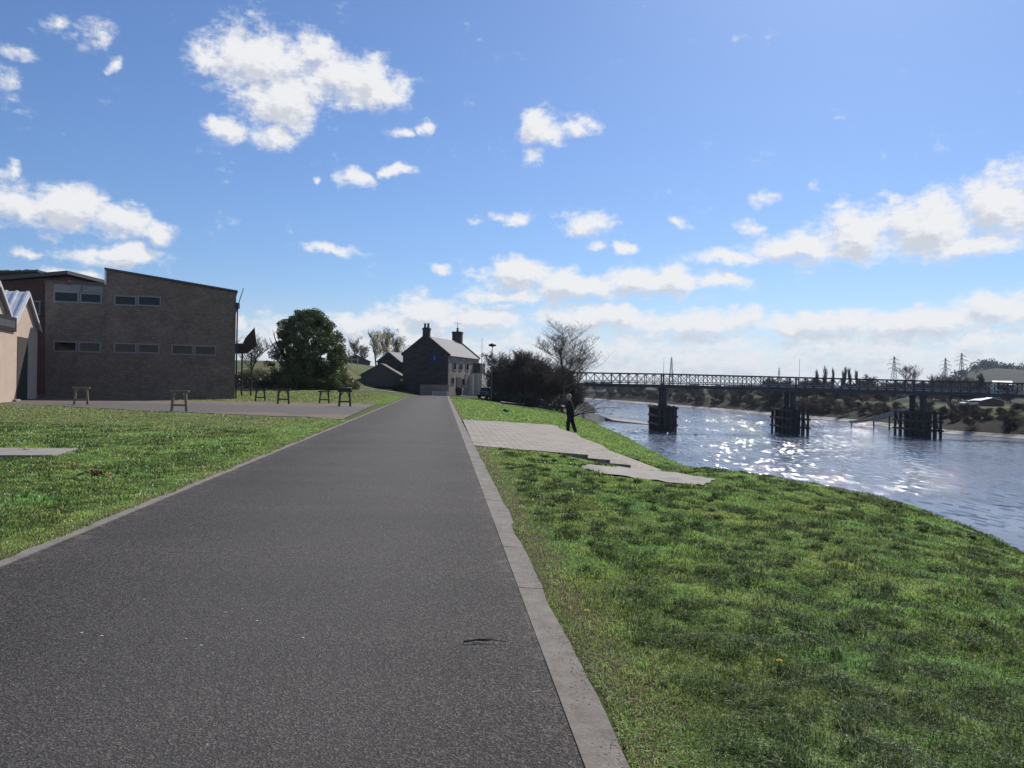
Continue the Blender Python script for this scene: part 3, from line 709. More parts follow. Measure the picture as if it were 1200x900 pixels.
# thicket right of the inn
th = 'bare thicket of trees between the inn and the river'
spec = [(583,96,5.4,'bare bush nearest the inn and the parked car'),(596,92,6.6,'dense bare bush with a high rounded top beside the street lamp'),(607,90,6.4,'dark dense bare bush behind the street lamp bush'),
        (618,88,6.9,'dense rounded bare tree in the middle of the thicket'),(630,90,6.5,'brown bare tree left of the tall bare tree'),(640,86,6.0,'dark bare bush at the foot of the tall bare tree'),
        (652,88,5.4,'low bare bush behind the tall bare tree'),(668,84,4.2,'low dark bare bush right of the tall bare tree'),(646,98,6.6,'bare tree at the back of the thicket')]
for i, (px, D, h, lab) in enumerate(spec):
    p = at(px, 470, D)
    o = bare_tree('bare_bush', (p.x, D, g1(p.x, D)-.15), h, 60+i, lab, 'tree', th, spread=1.05, levels=4, nb=(16,8,7,5), rmin=.016, first=.03, up=.2, gnarl=.25, trunkfrac=.5, width=.95)
for i, (px, D, w, h, lab) in enumerate(((600,86,4.5,1.3,'low dark undergrowth below the street lamp bush'),(622,84,4.5,1.5,'low dark undergrowth below the middle of the thicket'),(645,82,3.8,1.3,'low dark undergrowth left of the tall bare tree trunk'),(583,92,3.5,1.4,'low dark undergrowth beside the parked car'))):
    shrub('undergrowth', px, 470, D, w, h, 'hedge', lab, 80+i, 3800, .07, group='undergrowth below the bare thicket')
p = at(658, 478, 78)
bare_tree('tall_bare_tree', (p.x, 78, g1(p.x, 78)-.15), 10.1, 91, 'tall bare tree with fine spreading twigs on the river bank', 'tree', spread=.95, levels=4, nb=(12,8,7,5), rmin=.010, up=.32, gnarl=.2, trunkfrac=.46, first=.25, r0=.15, width=1.3)
# leaning shrub reaching over the water
Ls = empty('leaning_bare_shrub', (at(668,488,60).x, 60, g1(at(668,488,60).x, 60)-.1)); tag(Ls, 'low bare shrub with thin branches arching over the water beside the person', 'shrub')
rs = random.Random(9); sg = []
for tx, tz, my_ in ((3.9,.9,1.1),(3.3,1.5,1.2),(2.4,1.9,1.2),(3.0,.35,.8),(1.2,2.0,1.1),(-.8,1.8,1.0)):
    P0 = Vector((0,0,0)); P1 = Vector((tx*.4, rs.uniform(-.4,.4), my_)); P2 = Vector((tx, rs.uniform(-.8,.8), tz)); prev = P0
    for i in range(1, 13):
        t = i/12; q = P0*(1-t)**2+P1*2*t*(1-t)+P2*t*t; sg.append((prev, q, .035*(1-t)+.008, .035*(1-t-.08)+.007, 0))
        if i > 3:
            for j in range(2):
                dd = Vector((rs.uniform(.1,.7), rs.uniform(-.5,.5), rs.uniform(-.25,.55)))*.75; q2 = q+dd
                sg.append((q, q2, .011, .007, 1))
                for m_ in range(3): sg.append((q+dd*(.4+.2*m_), q+dd*(.4+.2*m_)+Vector((rs.uniform(.0,.4), rs.uniform(-.3,.3), rs.uniform(-.2,.3))), .008, .006, 1))
        prev = q
seg_mesh('trunk', [s for s in sg if s[4] == 0], MAT['bark'], Ls, .007); seg_mesh('crown', [s for s in sg if s[4] == 1], MAT['twigs'], Ls, .007)

# far bank trees and shrubs
protos = []
for i in range(5):
    protos.append(bare_tree('riverside_tree', (0,0,0), 6.0, 200+i, None, None, None, spread=1.1, levels=3, nb=(18,11,8), rmin=.035, first=.02, up=.12, gnarl=.28, trunkfrac=.45, width=1.25, mats=('bark','twigs' if i != 1 else 'twigpale')))
used = set()
places = []
rs = random.Random(4)
FARG = 'bare trees and scrub along the far river bank'
for i in range(60):                        # long curve of the far bank, at the water's edge
    y = 405-i*3.6; x = np.interp(y, FY, FX)+rs.uniform(4, 9); places.append((x, y, rs.uniform(.42, .62)))
for i in range(44): y = 400-i*4.8; places.append((np.interp(y, FY, FX)+rs.uniform(13, 20), y, rs.uniform(.6, .85)))
for i in range(40): places.append((rs.uniform(66, 185), rs.uniform(222, 262), rs.uniform(.8, 1.25)))
for i in range(22): places.append((rs.uniform(80, 150), rs.uniform(128, 146), rs.uniform(.2, .34)))
for i in range(64):
    y = 122+i*1.5; places.append((np.interp(y, FY, FX)+rs.uniform(3.0, 10), y, rs.uniform(.24, .42)))
for i in range(26): places.append((-14+i*3+rs.uniform(-1,1), 430+rs.uniform(0,70), rs.uniform(.7,1.1)))
def where(x, y):
    px = 600+F*x/y; a = 'upstream' ; 
    return px
for i, (x, y, s) in enumerate(places):
    pi = i % 5
    if pi not in used: o = protos[pi]; used.add(pi)
    else: o = copy_tree(protos[pi])
    o.location = (x, y, g1(x, y)-.2); o.rotation_euler = (0, 0, rs.uniform(0, 6.28)); o.scale = (s, s, s*rs.uniform(.85, 1.15))
    px = 600+F*x/y
    sec = 'beyond the bare thicket' if px < 700 else 'left of first bridge pier' if px < 765 else 'between first and second piers' if px < 905 else 'between second and third piers' if px < 1060 else 'right of third bridge pier'
    row = 'low bare scrub at far water edge' if i < 60 else 'bare tree behind far bank scrub' if i < 104 else 'large bare tree behind the far meadow' if i < 144 else 'small scrub on the far bank slope' if i < 166 else 'low tangled scrub on the muddy far slope' if i < 230 else 'faint bare tree at the distant river bend'
    tag(o, f'{row}, {sec}', 'tree', f'{row}, {sec}')
# skyline trees above the bridge
pop = []
for i, (px, D, top, w, lab) in enumerate(((958,300,431,.28,'slim poplar at the left end of the poplar row above the bridge'),(968,300,427,.30,'slim poplar second from the left above the bridge'),(976,302,429,.28,'slim poplar third from the left above the bridge'),
      (988,300,428,.3,'slim poplar just right of the gap in the poplar row'),(996,303,429,.28,'slim poplar second from the right above the bridge'),(1004,300,431,.26,'slim poplar at the right end of the poplar row above the bridge'))):
    p = at(px, top, D); z0 = g1(p.x, D); bare_tree('poplar_tree', (p.x, D, z0-.1), p.z-z0, 300+i, lab, 'tree', 'row of bare poplars seen above the bridge', spread=.5, levels=3, nb=(14,8,6), rmin=.035, up=.8, gnarl=.12, trunkfrac=.75, width=w*1.3, mats=('bark','twigpale'))
for i, (px, D, top, w, lab) in enumerate(((1070,260,425,1.0,'rounded bare tree seen above the bridge right of the first arm pylon'),(1108,250,432,.8,'bare tree crown at the foot of the right hand pylons'),(1092,262,437,.9,'low bare tree crown between the round tree and the pylons'),(1126,255,436,.8,'low bare tree crown under the tallest pylon'))):
    p = at(px, top, D); z0 = g1(p.x, D); bare_tree('skyline_tree', (p.x, D, z0-.1), p.z-z0, 320+i, lab, 'tree', None, spread=.9, levels=4, nb=(9,6,5,3), rmin=.03, up=.35, gnarl=.2, trunkfrac=.5, width=w)
rg_ = []
for k in range(150):
    az_ = math.radians(25.5+k*.09+random.random()*.1); r0_ = random.choice((1250, 1400, 1550, 1700)); x_, y_ = r0_*math.sin(az_), r0_*math.cos(az_); rg_.append((x_, y_, g1(x_, y_)+random.uniform(1, 5)))
hw = leaves('hill_woodland', rg_, [random.uniform(6, 13) for _ in rg_], 14000, 1.6, MAT['hedge'], None, 12, .7); tag(hw, 'dark distant woodland along the hilltop at far right', 'woodland', kind='stuff')
# dark conifer on the right
p = at(1149, 436, 210); z0 = g1(p.x, 210); o = empty('conifer_tree', (p.x, 210, z0-.1)); H = p.z-z0; r_ = random.Random(2)
cs = [(r_.gauss(0,.25)*(1-k/24)*1.5, r_.gauss(0,.25), H*(.12+.86*k/24)) for k in range(24)]
leaves('crown', cs, [2.1*(1-k/26)+.25 for k in range(24)], 9000, .16, MAT['hedge'], o, 5); MB().tube((0,0,0),(0,0,H*.9),.2,.05).build('trunk', MAT['bark'], o)
tag(o, 'dark pointed conifer seen through the right end of the bridge', 'tree')

# ------------------------------------------------------------------ bridge
def by(x): return 126.5-.1*x
def bz(x): return 0 if x < 24 else -.55*(x-24)/51
B = empty('bridge', (23.7, by(23.7), 1.44)); B0 = Vector(B.location)
tag(B, 'long dark iron lattice girder bridge crossing the river', 'bridge')
W = 3.9
def bp(x, off, z): return Vector((x+.1*off, by(x)+off, z+bz(x)))-B0
xs0, xs1 = 1.0, 97.0
brk = [1.0, 4.0, 23.7, 43.15, 62.1, 81.0, 97.0]
dk = MB()
for a, b in zip(brk, brk[1:]):
    for off in (0, W): dk.obox(bp(a, off-.12, 1.44), bp(b, off-.12, 1.44)-bp(a, off-.12, 1.44), Vector((0,.24,0)), Vector((0,0,.5)))
    dk.obox(bp(a, .14, 1.60), bp(b, .14, 1.60)-bp(a, .14, 1.60), Vector((0,W-.28,0)), Vector((0,0,.2)))
dk.build('deck', MAT['bridge'], B)
pn = 1.33
for off in (0, W):
    tr = MB(); hr = MB(); x = xs0; i = 0
    for a, b in zip(brk, brk[1:]):
        tr.bar(bp(a, off, 3.58), bp(b, off, 3.58), .26, .17)
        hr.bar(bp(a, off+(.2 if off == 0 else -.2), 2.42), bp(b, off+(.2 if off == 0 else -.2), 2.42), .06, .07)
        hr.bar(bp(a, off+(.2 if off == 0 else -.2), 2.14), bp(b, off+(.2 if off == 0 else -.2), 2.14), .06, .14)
    while x < xs1-pn:
        main = min(abs(x-q) for q in brk) < pn*.5
        w = .22 if main else .11
        tr.bar(bp(x, off, 1.95), bp(x, off, 3.5), w, w)
        tr.bar(bp(x, off+.03, 1.97), bp(x+pn, off+.03, 3.5), .08, .07); tr.bar(bp(x, off-.03, 3.5), bp(x+pn, off-.03, 1.97), .08, .07)
        tr.bar(bp(x, off, 1.42), bp(x, off, 1.94), .3, .1)
        x += pn; i += 1
    tr.build('lattice_girder', MAT['bridge'], B); hr.build('handrail', MAT['bridge_skylit'], B)
tb = MB(); x = xs0
while x < xs1: tb.bar(bp(x, 0, 3.66), bp(x, W, 3.66), .14, .1) if False else None; x += pn*4
def pier(x, timber=True):
    P = empty('pier', tuple(bp(x, W/2, 0)-Vector((0,0,0)))); P.parent = B
    base = Vector((0,0,0)); top = 1.42+bz(x); 
    zoff = -(P.location.z+B0.z)            # local z of world 0
    c = MB()
    for off in (-W/2, W/2):
        X = .1*off; c.lathe((X, off, 0), [(.50,-8+zoff+0),(.50,-1.3+zoff),(.62,-1.28+zoff),(.62,-1.1+zoff),(.46,-1.05+zoff),(.44,top-.5+zoff),(.6,top-.25+zoff),(.62,top+zoff)], 14)
    c.build('column', MAT['bridge'], P, smooth=False)
    if not timber: return P
    fd = MB(); L = 4.5; hw = 1.2
    for sx in (-hw, hw):
        for k in range(6):
            y = -L+k*2*L/5; fd.bar((sx, y, -8+zoff), (sx, y, -1.45+zoff+(.12 if k%2 else 0)), .3)
        for zz in (-1.8, -3.1, -4.4): fd.box(sx*1.18-.1, sx*1.18+.1, -L-.3, L+.3, zz+zoff, zz+.28+zoff)
        for k in range(0, 5, 2):
            y0 = -L+k*2*L/5; y1 = y0+2*L/5; fd.bar((sx*.9, y0, -4.7+zoff), (sx*.9, y1, -2.0+zoff), .16)
    for y in (-L, L):
        for sx in (-.4, .4): fd.bar((sx, y, -8+zoff), (sx, y, -1.5+zoff), .34)
        for zz in (-1.8, -3.1, -4.4): fd.box(-hw-.1, hw+.1, y*1.03-.1, y*1.03+.1, zz+.02+zoff, zz+.26+zoff)
    fd.build('timber_fender', MAT['tar'], P)
    co = MB(); co.box(-.6, .6, -W/2-.35, W/2+.35, -8+zoff, -1.75+zoff); co.build('pier_base', MAT['tar'], P)
    return P
for x in (23.7, 43.15, 62.1): pier(x)
pier(4.0, False)
ab = MB(); ab.box(-7.5, .98, by(0)-1.2, by(0)+6, -4, 1.9); o = ab.build('bridge_abutment', MAT['stone']); tag(o, 'stone abutment at the near end of the bridge behind the thicket', 'abutment')
ab = MB(); ab.box(86, 99, by(90)-1.2, by(90)+6, -6, .9); o = ab.build('bridge_abutment', MAT['stone']); tag(o, 'stone abutment at the far end of the bridge', 'abutment')

# ------------------------------------------------------------------ pylons and poles
def pylon(H):
    P = empty('electricity_pylon'); m = MB(); lv = [0,.16,.31,.45,.57,.68,.78,.88,1.0]; wf = lambda t: H*(.085*(1-t)**1.3+.009)
    th_ = .28
    for a, b in zip(lv, lv[1:]):
        wa_, wb = wf(a), wf(b); cA = [Vector((sx*wa_, sy*wa_, a*H)) for sx, sy in ((-1,-1),(1,-1),(1,1),(-1,1))]; cB = [Vector((sx*wb, sy*wb, b*H)) for sx, sy in ((-1,-1),(1,-1),(1,1),(-1,1))]
        for i in range(4):
            j = (i+1)%4; m.bar(cA[i], cB[i], th_); m.bar(cA[i], cB[j], th_*.6); m.bar(cA[j], cB[i], th_*.6); m.bar(cB[i], cB[j], th_*.6)
    m.build('mast', MAT['bridge'], P)
    for z, w in ((.66,.20),(.78,.25),(.90,.17)):
        a = MB()
        for s in (-1, 1):
            tip = Vector((s*w*H, 0, z*H)); 
            for q in (wf(z), -wf(z)): a.bar((s*wf(z), q, z*H), tip, .2); a.bar((s*wf(z), q, (z+.05)*H), tip, .2)
            a.bar(tip, tip-Vector((0,0,.05*H)), .16)
        a.build('cross_arm', MAT['bridge'], P)
    return P
PG = 'electricity pylons on the far side of the river'
base = None
for px, top, D, rz, lab in ((787,418,930,1.2,'lattice pylon above the bridge over the first pier'),(913,430,1300,1.0,'small distant pylon above the bridge before the second pier'),(1048,417,816,.35,'pylon with wide arms left of the round bare tree'),(1108,419,815,.35,'pylon standing among bare crowns left of the tallest pylon'),(1127,413,715,.3,'tallest pylon above the bridge at the right')):
    p = at(px, top, D); z0 = g1(p.x, D); 
    o = pylon(36) if base is None else copy_tree(base); base = base or o
    k = (p.z-z0)/36; o.location = (p.x, D, z0-.2); o.rotation_euler = (0,0,rz); o.scale = (k,k,k); tag(o, lab, 'pylon', PG)
def pole(px, top, D, r, lab, head=False, name='lamp_post', basez=None):
    p = at(px, top, D); z0 = g1(p.x, D)-.05 if basez is None else basez; o = empty(name, (p.x, D, z0)); h = p.z-z0
    MB().tube((0,0,0),(0,0,h),r,r*.55,8).build('post', MAT['panel'], o)
    if head:
        m = MB(); m.lathe((0,0,h-.1), [(.06,-.1),(.42,.0),(.46,.12),(.25,.25),(.04,.3)], 14); m.build('lamp_head', MAT['darkmetal'], o, smooth=True)
    else:
        MB().bar((-.02,0,h),(.7*r/.05*.2,0,h+.05),r).build('arm', MAT['panel'], o)
    return tag(o, lab, 'lamp post' if name == 'lamp_post' else 'pole')
pole(577, 404, 90, .07, 'street lamp with a dark disc head over the thicket beside the inn', True)
pole(565, 397, 108, .05, 'thin tall bare pole just right of the inn', name='flag_pole')
pole(778, 419, 420, .14, 'thin pole on the skyline left of the first pylon', name='mast_pole')
pole(937, 421, 300, .12, 'thin pole rising above the bridge right of the second pier', name='mast_pole')

# ------------------------------------------------------------------ brick building
E = Vector((.933,.359,0)); NRM = Vector((-.359,.933,0)); P0 = (-33.4, 57.0)
BB = empty('brick_building', (P0[0], P0[1], 0)); tag(BB, 'dark brown two storey brick building with sloping roof and strip windows', 'building')
O0 = Vector(BB.location)
def bf(px, py): return atp(px, py, P0, (E.x, E.y))-O0
def col_(px, py, z): p = bf(px, py); return Vector((p.x, p.y, z))
w1 = [col_(53,470,-.5), col_(123,470,-.5), bf(123,333.2), bf(53,329.8)]
m = MB(); m.prism(w1, NRM*11); m.build('low_wall', MAT['brick'], BB)
w2 = [col_(123.2,470,-.5), col_(273.2,470,-.5), bf(277.0,342.5), bf(123.2,315.8)]
w2[1].z = -.5; w2[1].x = w2[2].x; w2[1].y = w2[2].y
m = MB(); m.prism(w2, NRM*12); m.build('wall', MAT['brick'], BB)
m = MB(); a, b = bf(122.6,315.6), bf(278.6,342.4)
m.prism([a-NRM*.15+Vector((0,0,.005)), b-NRM*.15+Vector((0,0,.005)), b-NRM*.15+Vector((0,0,.15)), a-NRM*.15+Vector((0,0,.15))], NRM*12.3); m.build('roof', MAT['lead'], BB)
m = MB(); a, b = bf(53,329.8), bf(122.4,333.2)
m.prism([a-NRM*.12+Vector((0,0,.003)), b-NRM*.12+Vector((0,0,.003)), b-NRM*.12+Vector((0,0,.12)), a-NRM*.12+Vector((0,0,.12))], NRM*11.2); m.build('low_roof', MAT['lead'], BB)
# pale capping on the step edge
m = MB(); a, b = bf(122.4,333), bf(123.4,316); m.obox(a-NRM*.03, E*.12, NRM*3, Vector((0,0,b.z-a.z))); m.build('step_flashing', MAT['white'], BB)
def window(x0, x1, y0, y1, par=BB, ff=bf, nn=None, fm='frame', dep=.05):
    nn = nn or NRM
    A, Bp, C_, Dp = ff(x0,y1), ff(x1,y1), ff(x1,y0), ff(x0,y0); u = (Bp-A); u.z = 0; L = u.length; u.normalize()
    zA = (A.z+Bp.z)/2; zT = (C_.z+Dp.z)/2; up = Vector((0,0,1)); A = Vector((A.x, A.y, zA)); h = zT-zA
    fr = MB(); t = .1
    for o_, ex, ez in ((A, u*L, up*t), (A+up*(h-t), u*L, up*t), (A+up*t, u*t, up*(h-2*t)), (A+u*(L-t)+up*t, u*t, up*(h-2*t))):
        fr.obox(o_-nn*dep, ex, nn*(dep+.05), ez)
    f = fr.build('window', MAT[fm], par)
    g = MB(); g.obox(A+u*t*.9+up*t*.9-nn*.018, u*(L-1.8*t), nn*.02, up*(h-1.8*t)); g.build('pane', MAT['glass'], f)
    return f
for x0, x1, y0, y1 in ((62.5,92.5,341.0,354.3),(93.5,119.5,343,355.2),(133.5,160,345.8,358),(161,188.8,346.4,358.6),
                       (62.5,90.5,399.2,412.2),(92,118.5,400,412.8),(133.2,160,401.3,413.6),(161,187,402.3,414),(200.5,226.5,403.2,415.6),(227.5,253.3,404.2,416.4)):
    window(x0, x1, y0, y1)
for x0, x1, y0, y1 in ((63.5,95,334.2,340.6),(97,121,335.5,342)):
    A = bf(x0,y1); C_ = bf(x1,y0); m = MB(); m.obox(A-NRM*.04, Vector((C_.x-A.x, C_.y-A.y, 0)), NRM*.06, Vector((0,0,C_.z-A.z))); m.build('cladding_panel', MAT['panel'], BB)
m = MB(); A = bf(276.6,360); m.tube(A+E*.1-NRM*.1, Vector((A.x,A.y,-.2))+E*.1-NRM*.1, .06, n=8); m.box(A.x+.02,A.x+.3,A.y-.3,A.y-.02,A.z-.1,A.z+.35); m.build('downpipe', MAT['darkmetal'], BB)
# outside stair / hopper beyond the right corner
q = lambda px, py, D=66: at(px, py, D)
m = MB(); m.prism([q(272,402), q(272,413.5), q(290,413), q(300.5,404), q(298.5,383), q(287,396), q(285,402)], (-.6,1.8,0))
o = m.build('stair_landing', MAT['darkmetal']); o['label'] = None
del o['label']
ST = empty('outside_stair', tuple(q(285,470))); o.parent = ST; o.location = -ST.location
m = MB(); 
for px in (281, 292): a = q(px,412); m.tube((a.x,a.y+.6,a.z), (a.x,a.y+.6,-.3), .07)
c = m.build('support_post', MAT['darkmetal'], ST); c.location = -ST.location
tag(ST, 'dark steel stair landing jutting from the right of the brick building', 'stair')
a = q(276,366,64); b = q(285.5,337,64); m = MB(); m.tube((0,0,0), tuple(b-a), .045,.03, n=6); m.tube(tuple((b-a)*.0+Vector((0,0,0))), (-.5,-1.4,-.4), .04); o = m.build('leaning_pole', MAT['panel'], loc=tuple(a)); tag(o, 'thin grey pole leaning out from the brick building roof corner', 'pole')

# red brick wing behind
WG = empty('red_brick_wing', (-42, 66, 0)); tag(WG, 'dark red brick wing with a grey lean to roof behind the cream boathouse', 'building'); OW = Vector(WG.location)
fw = lambda px, py: at(px, py, 64.5)-OW
m = MB(); a0, a1 = fw(-90,334), fw(80,322.2); m.prism([Vector((a0.x,a0.y,-.5)), Vector((a1.x,a1.y,-.5)), a1+Vector((0,0,-.1)), a0+Vector((0,0,-.1))], (0,8,0)); m.build('wall', MAT['redbrick'], WG)
m = MB(); a0, a1 = fw(-90,336.8), fw(83,321.6); m.prism([a0+Vector((0,-.5,0)), a1+Vector((0,-.5,0)), a1+Vector((0,-.5,.28)), a0+Vector((0,-.5,.28))], (0,9,0)); m.build('roof', MAT['lead'], WG)
fw2 = lambda px, py: at(px, py, 64.45)-OW
window(36,47.5,352,369, WG, fw2, Vector((0,1,0)))
BR = empty('rear_block', (-46, 78, 0)); tag(BR, 'dark flat roofed block showing above the wing roof at far left', 'building'); OB = Vector(BR.location)
fr_ = lambda px, py: at(px, py, 80)-OB
a0, a1 = fr_(-80,321.5), fr_(42,318.5)
m = MB(); m.prism([Vector((a0.x,a0.y,-.5)), Vector((a1.x,a1.y,-.5)), a1, a0], (0,8,0)); m.build('wall', MAT['redbrick'], BR)
m = MB(); m.prism([a0+Vector((0,-.2,.004)), a1+Vector((.3,-.2,.004)), a1+Vector((.3,-.2,.2)), a0+Vector((0,-.2,.2))], (0,8.4,0)); m.build('roof', MAT['lead'], BR)
leaves('moss', [tuple(a0.lerp(a1, t)+Vector((0,.5,.2))) for t in (.6,.7,.8,.9,.66,.97)], [.5]*6, 900, .07, MAT['olive'], BR, 8, .3)

# ------------------------------------------------------------------ cream boathouse
CB = empty('cream_boathouse', (-30.9, 49, 0)); tag(CB, 'cream rendered boathouse with twin gables and white corrugated roof', 'building')
d = Vector((-1.9,6,0)).normalized(); back = Vector((-d.y, d.x, 0)); L6 = 6.2; ev, rg = 4.75, 7.0
for k in (0, -1):
    o_ = d*(L6*k)
    A = o_+Vector((0,0,-.4)); m = MB()
    m.prism([A, A+d*(L6-.004), o_+d*(L6-.004)+Vector((0,0,ev)), o_+d*L6/2+Vector((0,0,rg)), o_+Vector((0,0,ev))], back*12)
    m.build('gable_wall', MAT['cream'], CB)
    for (e0, e1) in ((o_+Vector((0,0,ev)), o_+d*L6/2+Vector((0,0,rg))), (o_+d*L6+Vector((0,0,ev)), o_+d*L6/2+Vector((0,0,rg)))):
        nvec = (e1-e0).cross(back).normalized(); nvec = nvec if nvec.z > 0 else -nvec
        m = MB(); over = (e0-e1).normalized()*.06
        m.obox(e0+over+nvec*.01-back*.25, (e1-e0)-over, back*12.2, nvec*.06)
        k_ = 0
        while k_ < 12:                      # raised ribs
            m.obox(e0+over+nvec*.068-back*.25+back*(.05+k_), (e1-e0)-over, back*.13, nvec*.085); k_ += .62
        m.build('roof', MAT['corr'], CB)
        m = MB(); m.obox(e0+over-back*.27-nvec*.16, (e1-e0)-over, back*.05, nvec*.17); m.build('barge_board', MAT['white'], CB)
cbp = lambda px, py, off=0: atp(px, py, (-30.9-back.x*off, 49-back.y*off), (d.x, d.y))-Vector(CB.location)
a, b = cbp(19,468), cbp(32.5,396); m = MB(); m.obox(Vector((a.x,a.y,-.2))-back*.03, Vector((b.x-a.x,b.y-a.y,0)), back*.05, Vector((0,0,b.z+.2))); m.build('door', MAT['darkwood'], CB)
m = MB(); pd = -.55
pa = -d*9.0; pb = d*(-1.5)
m.obox(pa-back*.0+Vector((0,0,-.4)), pb-pa, back*(pd), Vector((0,0,4.6))); m.build('porch', MAT['cream'], CB)
m = MB(); m.obox(pa-back*.0+Vector((0,0,4.2)), (pb-pa)+d*.12, back*(pd-.12), Vector((0,0,.85))); m.build('fascia', MAT['darkmetal'], CB)
m = MB(); m.obox(pa+back*(pd-.14)+d*.1+Vector((0,0,4.4)), (pb-pa)-d*.4, back*.02, Vector((0,0,.42))); m.build('fascia_board', MAT['lead'], CB)
m = MB(); m.obox(pb+back*(pd+.1)+Vector((0,0,-.1)), d*.9, -back*.3, Vector((0,0,.25))); m.build('door_step', MAT['conc'], CB)

# ------------------------------------------------------------------ boat trestles
def trestle(mt):
    T = empty('boat_trestle'); w, h = .34, 1.0
    MB().box(-w-.12, w+.12, -.07, .07, h-.1, h).build('top_beam', MAT[mt], T, bevel=.01)
    for s in (-1, 1):
        m = MB(); m.bar((s*(w-.05), 0, h-.1), (s*(w+.02), 0, 0), .11, .11)
        m.build('leg', MAT[mt], T, bevel=.008)
    MB().box(-w+.06, w-.06, -.035, .035, .26, .35).build('rung', MAT[mt], T)
    for s in (-1, 1): m = MB(); m.bar((s*.12,0,h-.1),(s*(w-.08),0,h-.3),.05); m.build('brace', MAT[mt], T)
    return T
tw, td = trestle('wood'), trestle('darkwood')
TG = 'wooden boat trestles on the gravel yard'
for i, (px, py, kind, k, rz, lab) in enumerate(((95,474,0,1.0,.1,'brown wooden trestle in front of the left part of the brick building'),(210,482,0,1.0,-.05,'brown wooden trestle nearest the lawn before the brick wall'),
        (305,470,1,.95,.1,'small dark trestle just right of the brick building corner'),(332,473,1,1.03,.0,'dark trestle second from the brick building corner'),(380,472.5,1,.9,.15,'low dark trestle left of the one with dark padding'),(404,476,1,1.0,-.1,'dark trestle with padded top nearest the path'))):
    src = (tw, td)[kind]; o = src if i in (0, 2) else copy_tree(src)
    p = atz(px, py, 0.02); o.location = (p.x, p.y, g1(p.x, p.y)+.02); o.rotation_euler = (0,0,rz); o.scale = (k,k,k); tag(o, lab, 'trestle', TG)
    if i == 5:
        m = MB(); m.lathe((0,0,0), [(.02,-.42),(.11,-.4),(.12,0),(.11,.4),(.02,.42)], 10); q_ = m.build('padding', MAT['rock'], o, smooth=True); q_.rotation_euler = (0,math.pi/2,0); q_.location = (0,0,1.08)

# ------------------------------------------------------------------ stone inn
fv = Vector((.246,.969,0)); gv = Vector((-.969,.246,0)); Nc = Vector((-8.1,100,0))
PB = empty('stone_inn', tuple(Nc)); tag(PB, 'two storey stone inn with slate roof and two chimneys at the path end', 'building')
LW, LL, EV, RG = 6.05, 13.4, 5.1, 7.45
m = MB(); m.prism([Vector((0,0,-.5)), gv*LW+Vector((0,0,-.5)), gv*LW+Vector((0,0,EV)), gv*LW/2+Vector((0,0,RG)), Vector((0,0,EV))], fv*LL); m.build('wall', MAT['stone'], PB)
m = MB(); m.obox(-gv*.09+fv*.02+Vector((0,0,-.5)), gv*.088, fv*(LL-.04), Vector((0,0,EV+.44))); m.build('front_wall', MAT['stone_lit'], PB)  # facade skin in the copy coloured as sunlit
for a, b in ((Vector((0,0,EV)), gv*LW/2+Vector((0,0,RG))), (gv*LW+Vector((0,0,EV)), gv*LW/2+Vector((0,0,RG)))):
    nv = (b-a).cross(fv).normalized(); nv = nv if nv.z > 0 else -nv; ov = (a-b).normalized()*.28
    m = MB(); m.obox(a+ov+nv*.012+fv*.3, (b-a)-ov, fv*(LL-.6), nv*.1); m.build('roof', MAT['slate'], PB)
    for s in (0, LL-.3):
        m = MB(); m.obox(a+ov*.6+nv*.0+fv*(s+.001)-fv*(.04 if s == 0 else -.04), (b-a)-ov*.6, fv*.33, nv*.26); m.build('verge', MAT['stone'], PB)
rid = gv*LW/2
def chimney(s, wg, wf_, zt, pots):
    c = MB(); o_ = rid+fv*s; c.obox(o_-gv*wg/2-fv*0+Vector((0,0,RG-.7)), gv*wg, fv*wf_, Vector((0,0,zt-RG+.7)))
    c.obox(o_-gv*(wg/2+.08)-fv*.08+Vector((0,0,zt-.25)), gv*(wg+.16), fv*(wf_+.16), Vector((0,0,.14)))
    ch = c.build('chimney', MAT['stone'], PB)
    for k in range(pots):
        p = MB(); t = (k+.5)/pots; cc = o_-gv*wg/2+gv*wg*t+fv*wf_/2; p.lathe((cc.x,cc.y,zt), [(.16,0),(.13,.45),(.17,.5),(.17,.55)], 10); p.build('chimney_pot', MAT['brownroof'], ch)
    return ch
chimney(.02, .85, .6, 8.55, 2); chimney(LL-1.0, 1.3, .9, 8.9, 1)
an = MB(); o_ = rid+fv*(LL-.6); an.tube(o_+Vector((0,0,8.8)), o_+Vector((0,0,10.3)), .03); an.bar(o_+Vector((-.5,0,10.2)), o_+Vector((.6,0,10.0)), .04); an.bar(o_+Vector((-.4,0,9.9)), o_+Vector((.2,0,9.8)), .03); an.build('aerial', MAT['darkmetal'], PB)
pbp = lambda px, py: atp(px, py, (Nc.x+.1*.969, Nc.y), (fv.x, fv.y))-Nc
pgp = lambda px, py: atp(px, py, (Nc.x, Nc.y), (gv.x, gv.y))-Nc
for x0, x1, y0, y1 in ((530.5,534.5,423,433.5),(538,542,424,433.5),(545.5,549,425,434),(529,532,441.5,450),(541,545,443,452)):
    window(x0, x1, y0, y1, PB, pbp, -(-gv), 'white', .04) if False else window(x0, x1, y0, y1, PB, pbp, gv, 'frame', .05)
a, b = pbp(534.5,462), pbp(539.5,441); m = MB(); m.obox(Vector((a.x,a.y,-.1))-gv*.05, Vector((b.x-a.x,b.y-a.y,0)), gv*.06, Vector((0,0,b.z))); m.build('door', MAT['darkwood'], PB)
a, b = pgp(503,423.5), pgp(516,415); m = MB(); m.obox(a-fv*.08, Vector((b.x-a.x,b.y-a.y,0)), fv*.08, Vector((0,0,b.z-a.z))); sg_ = m.build('hanging_board', MAT['bluesign'], PB)
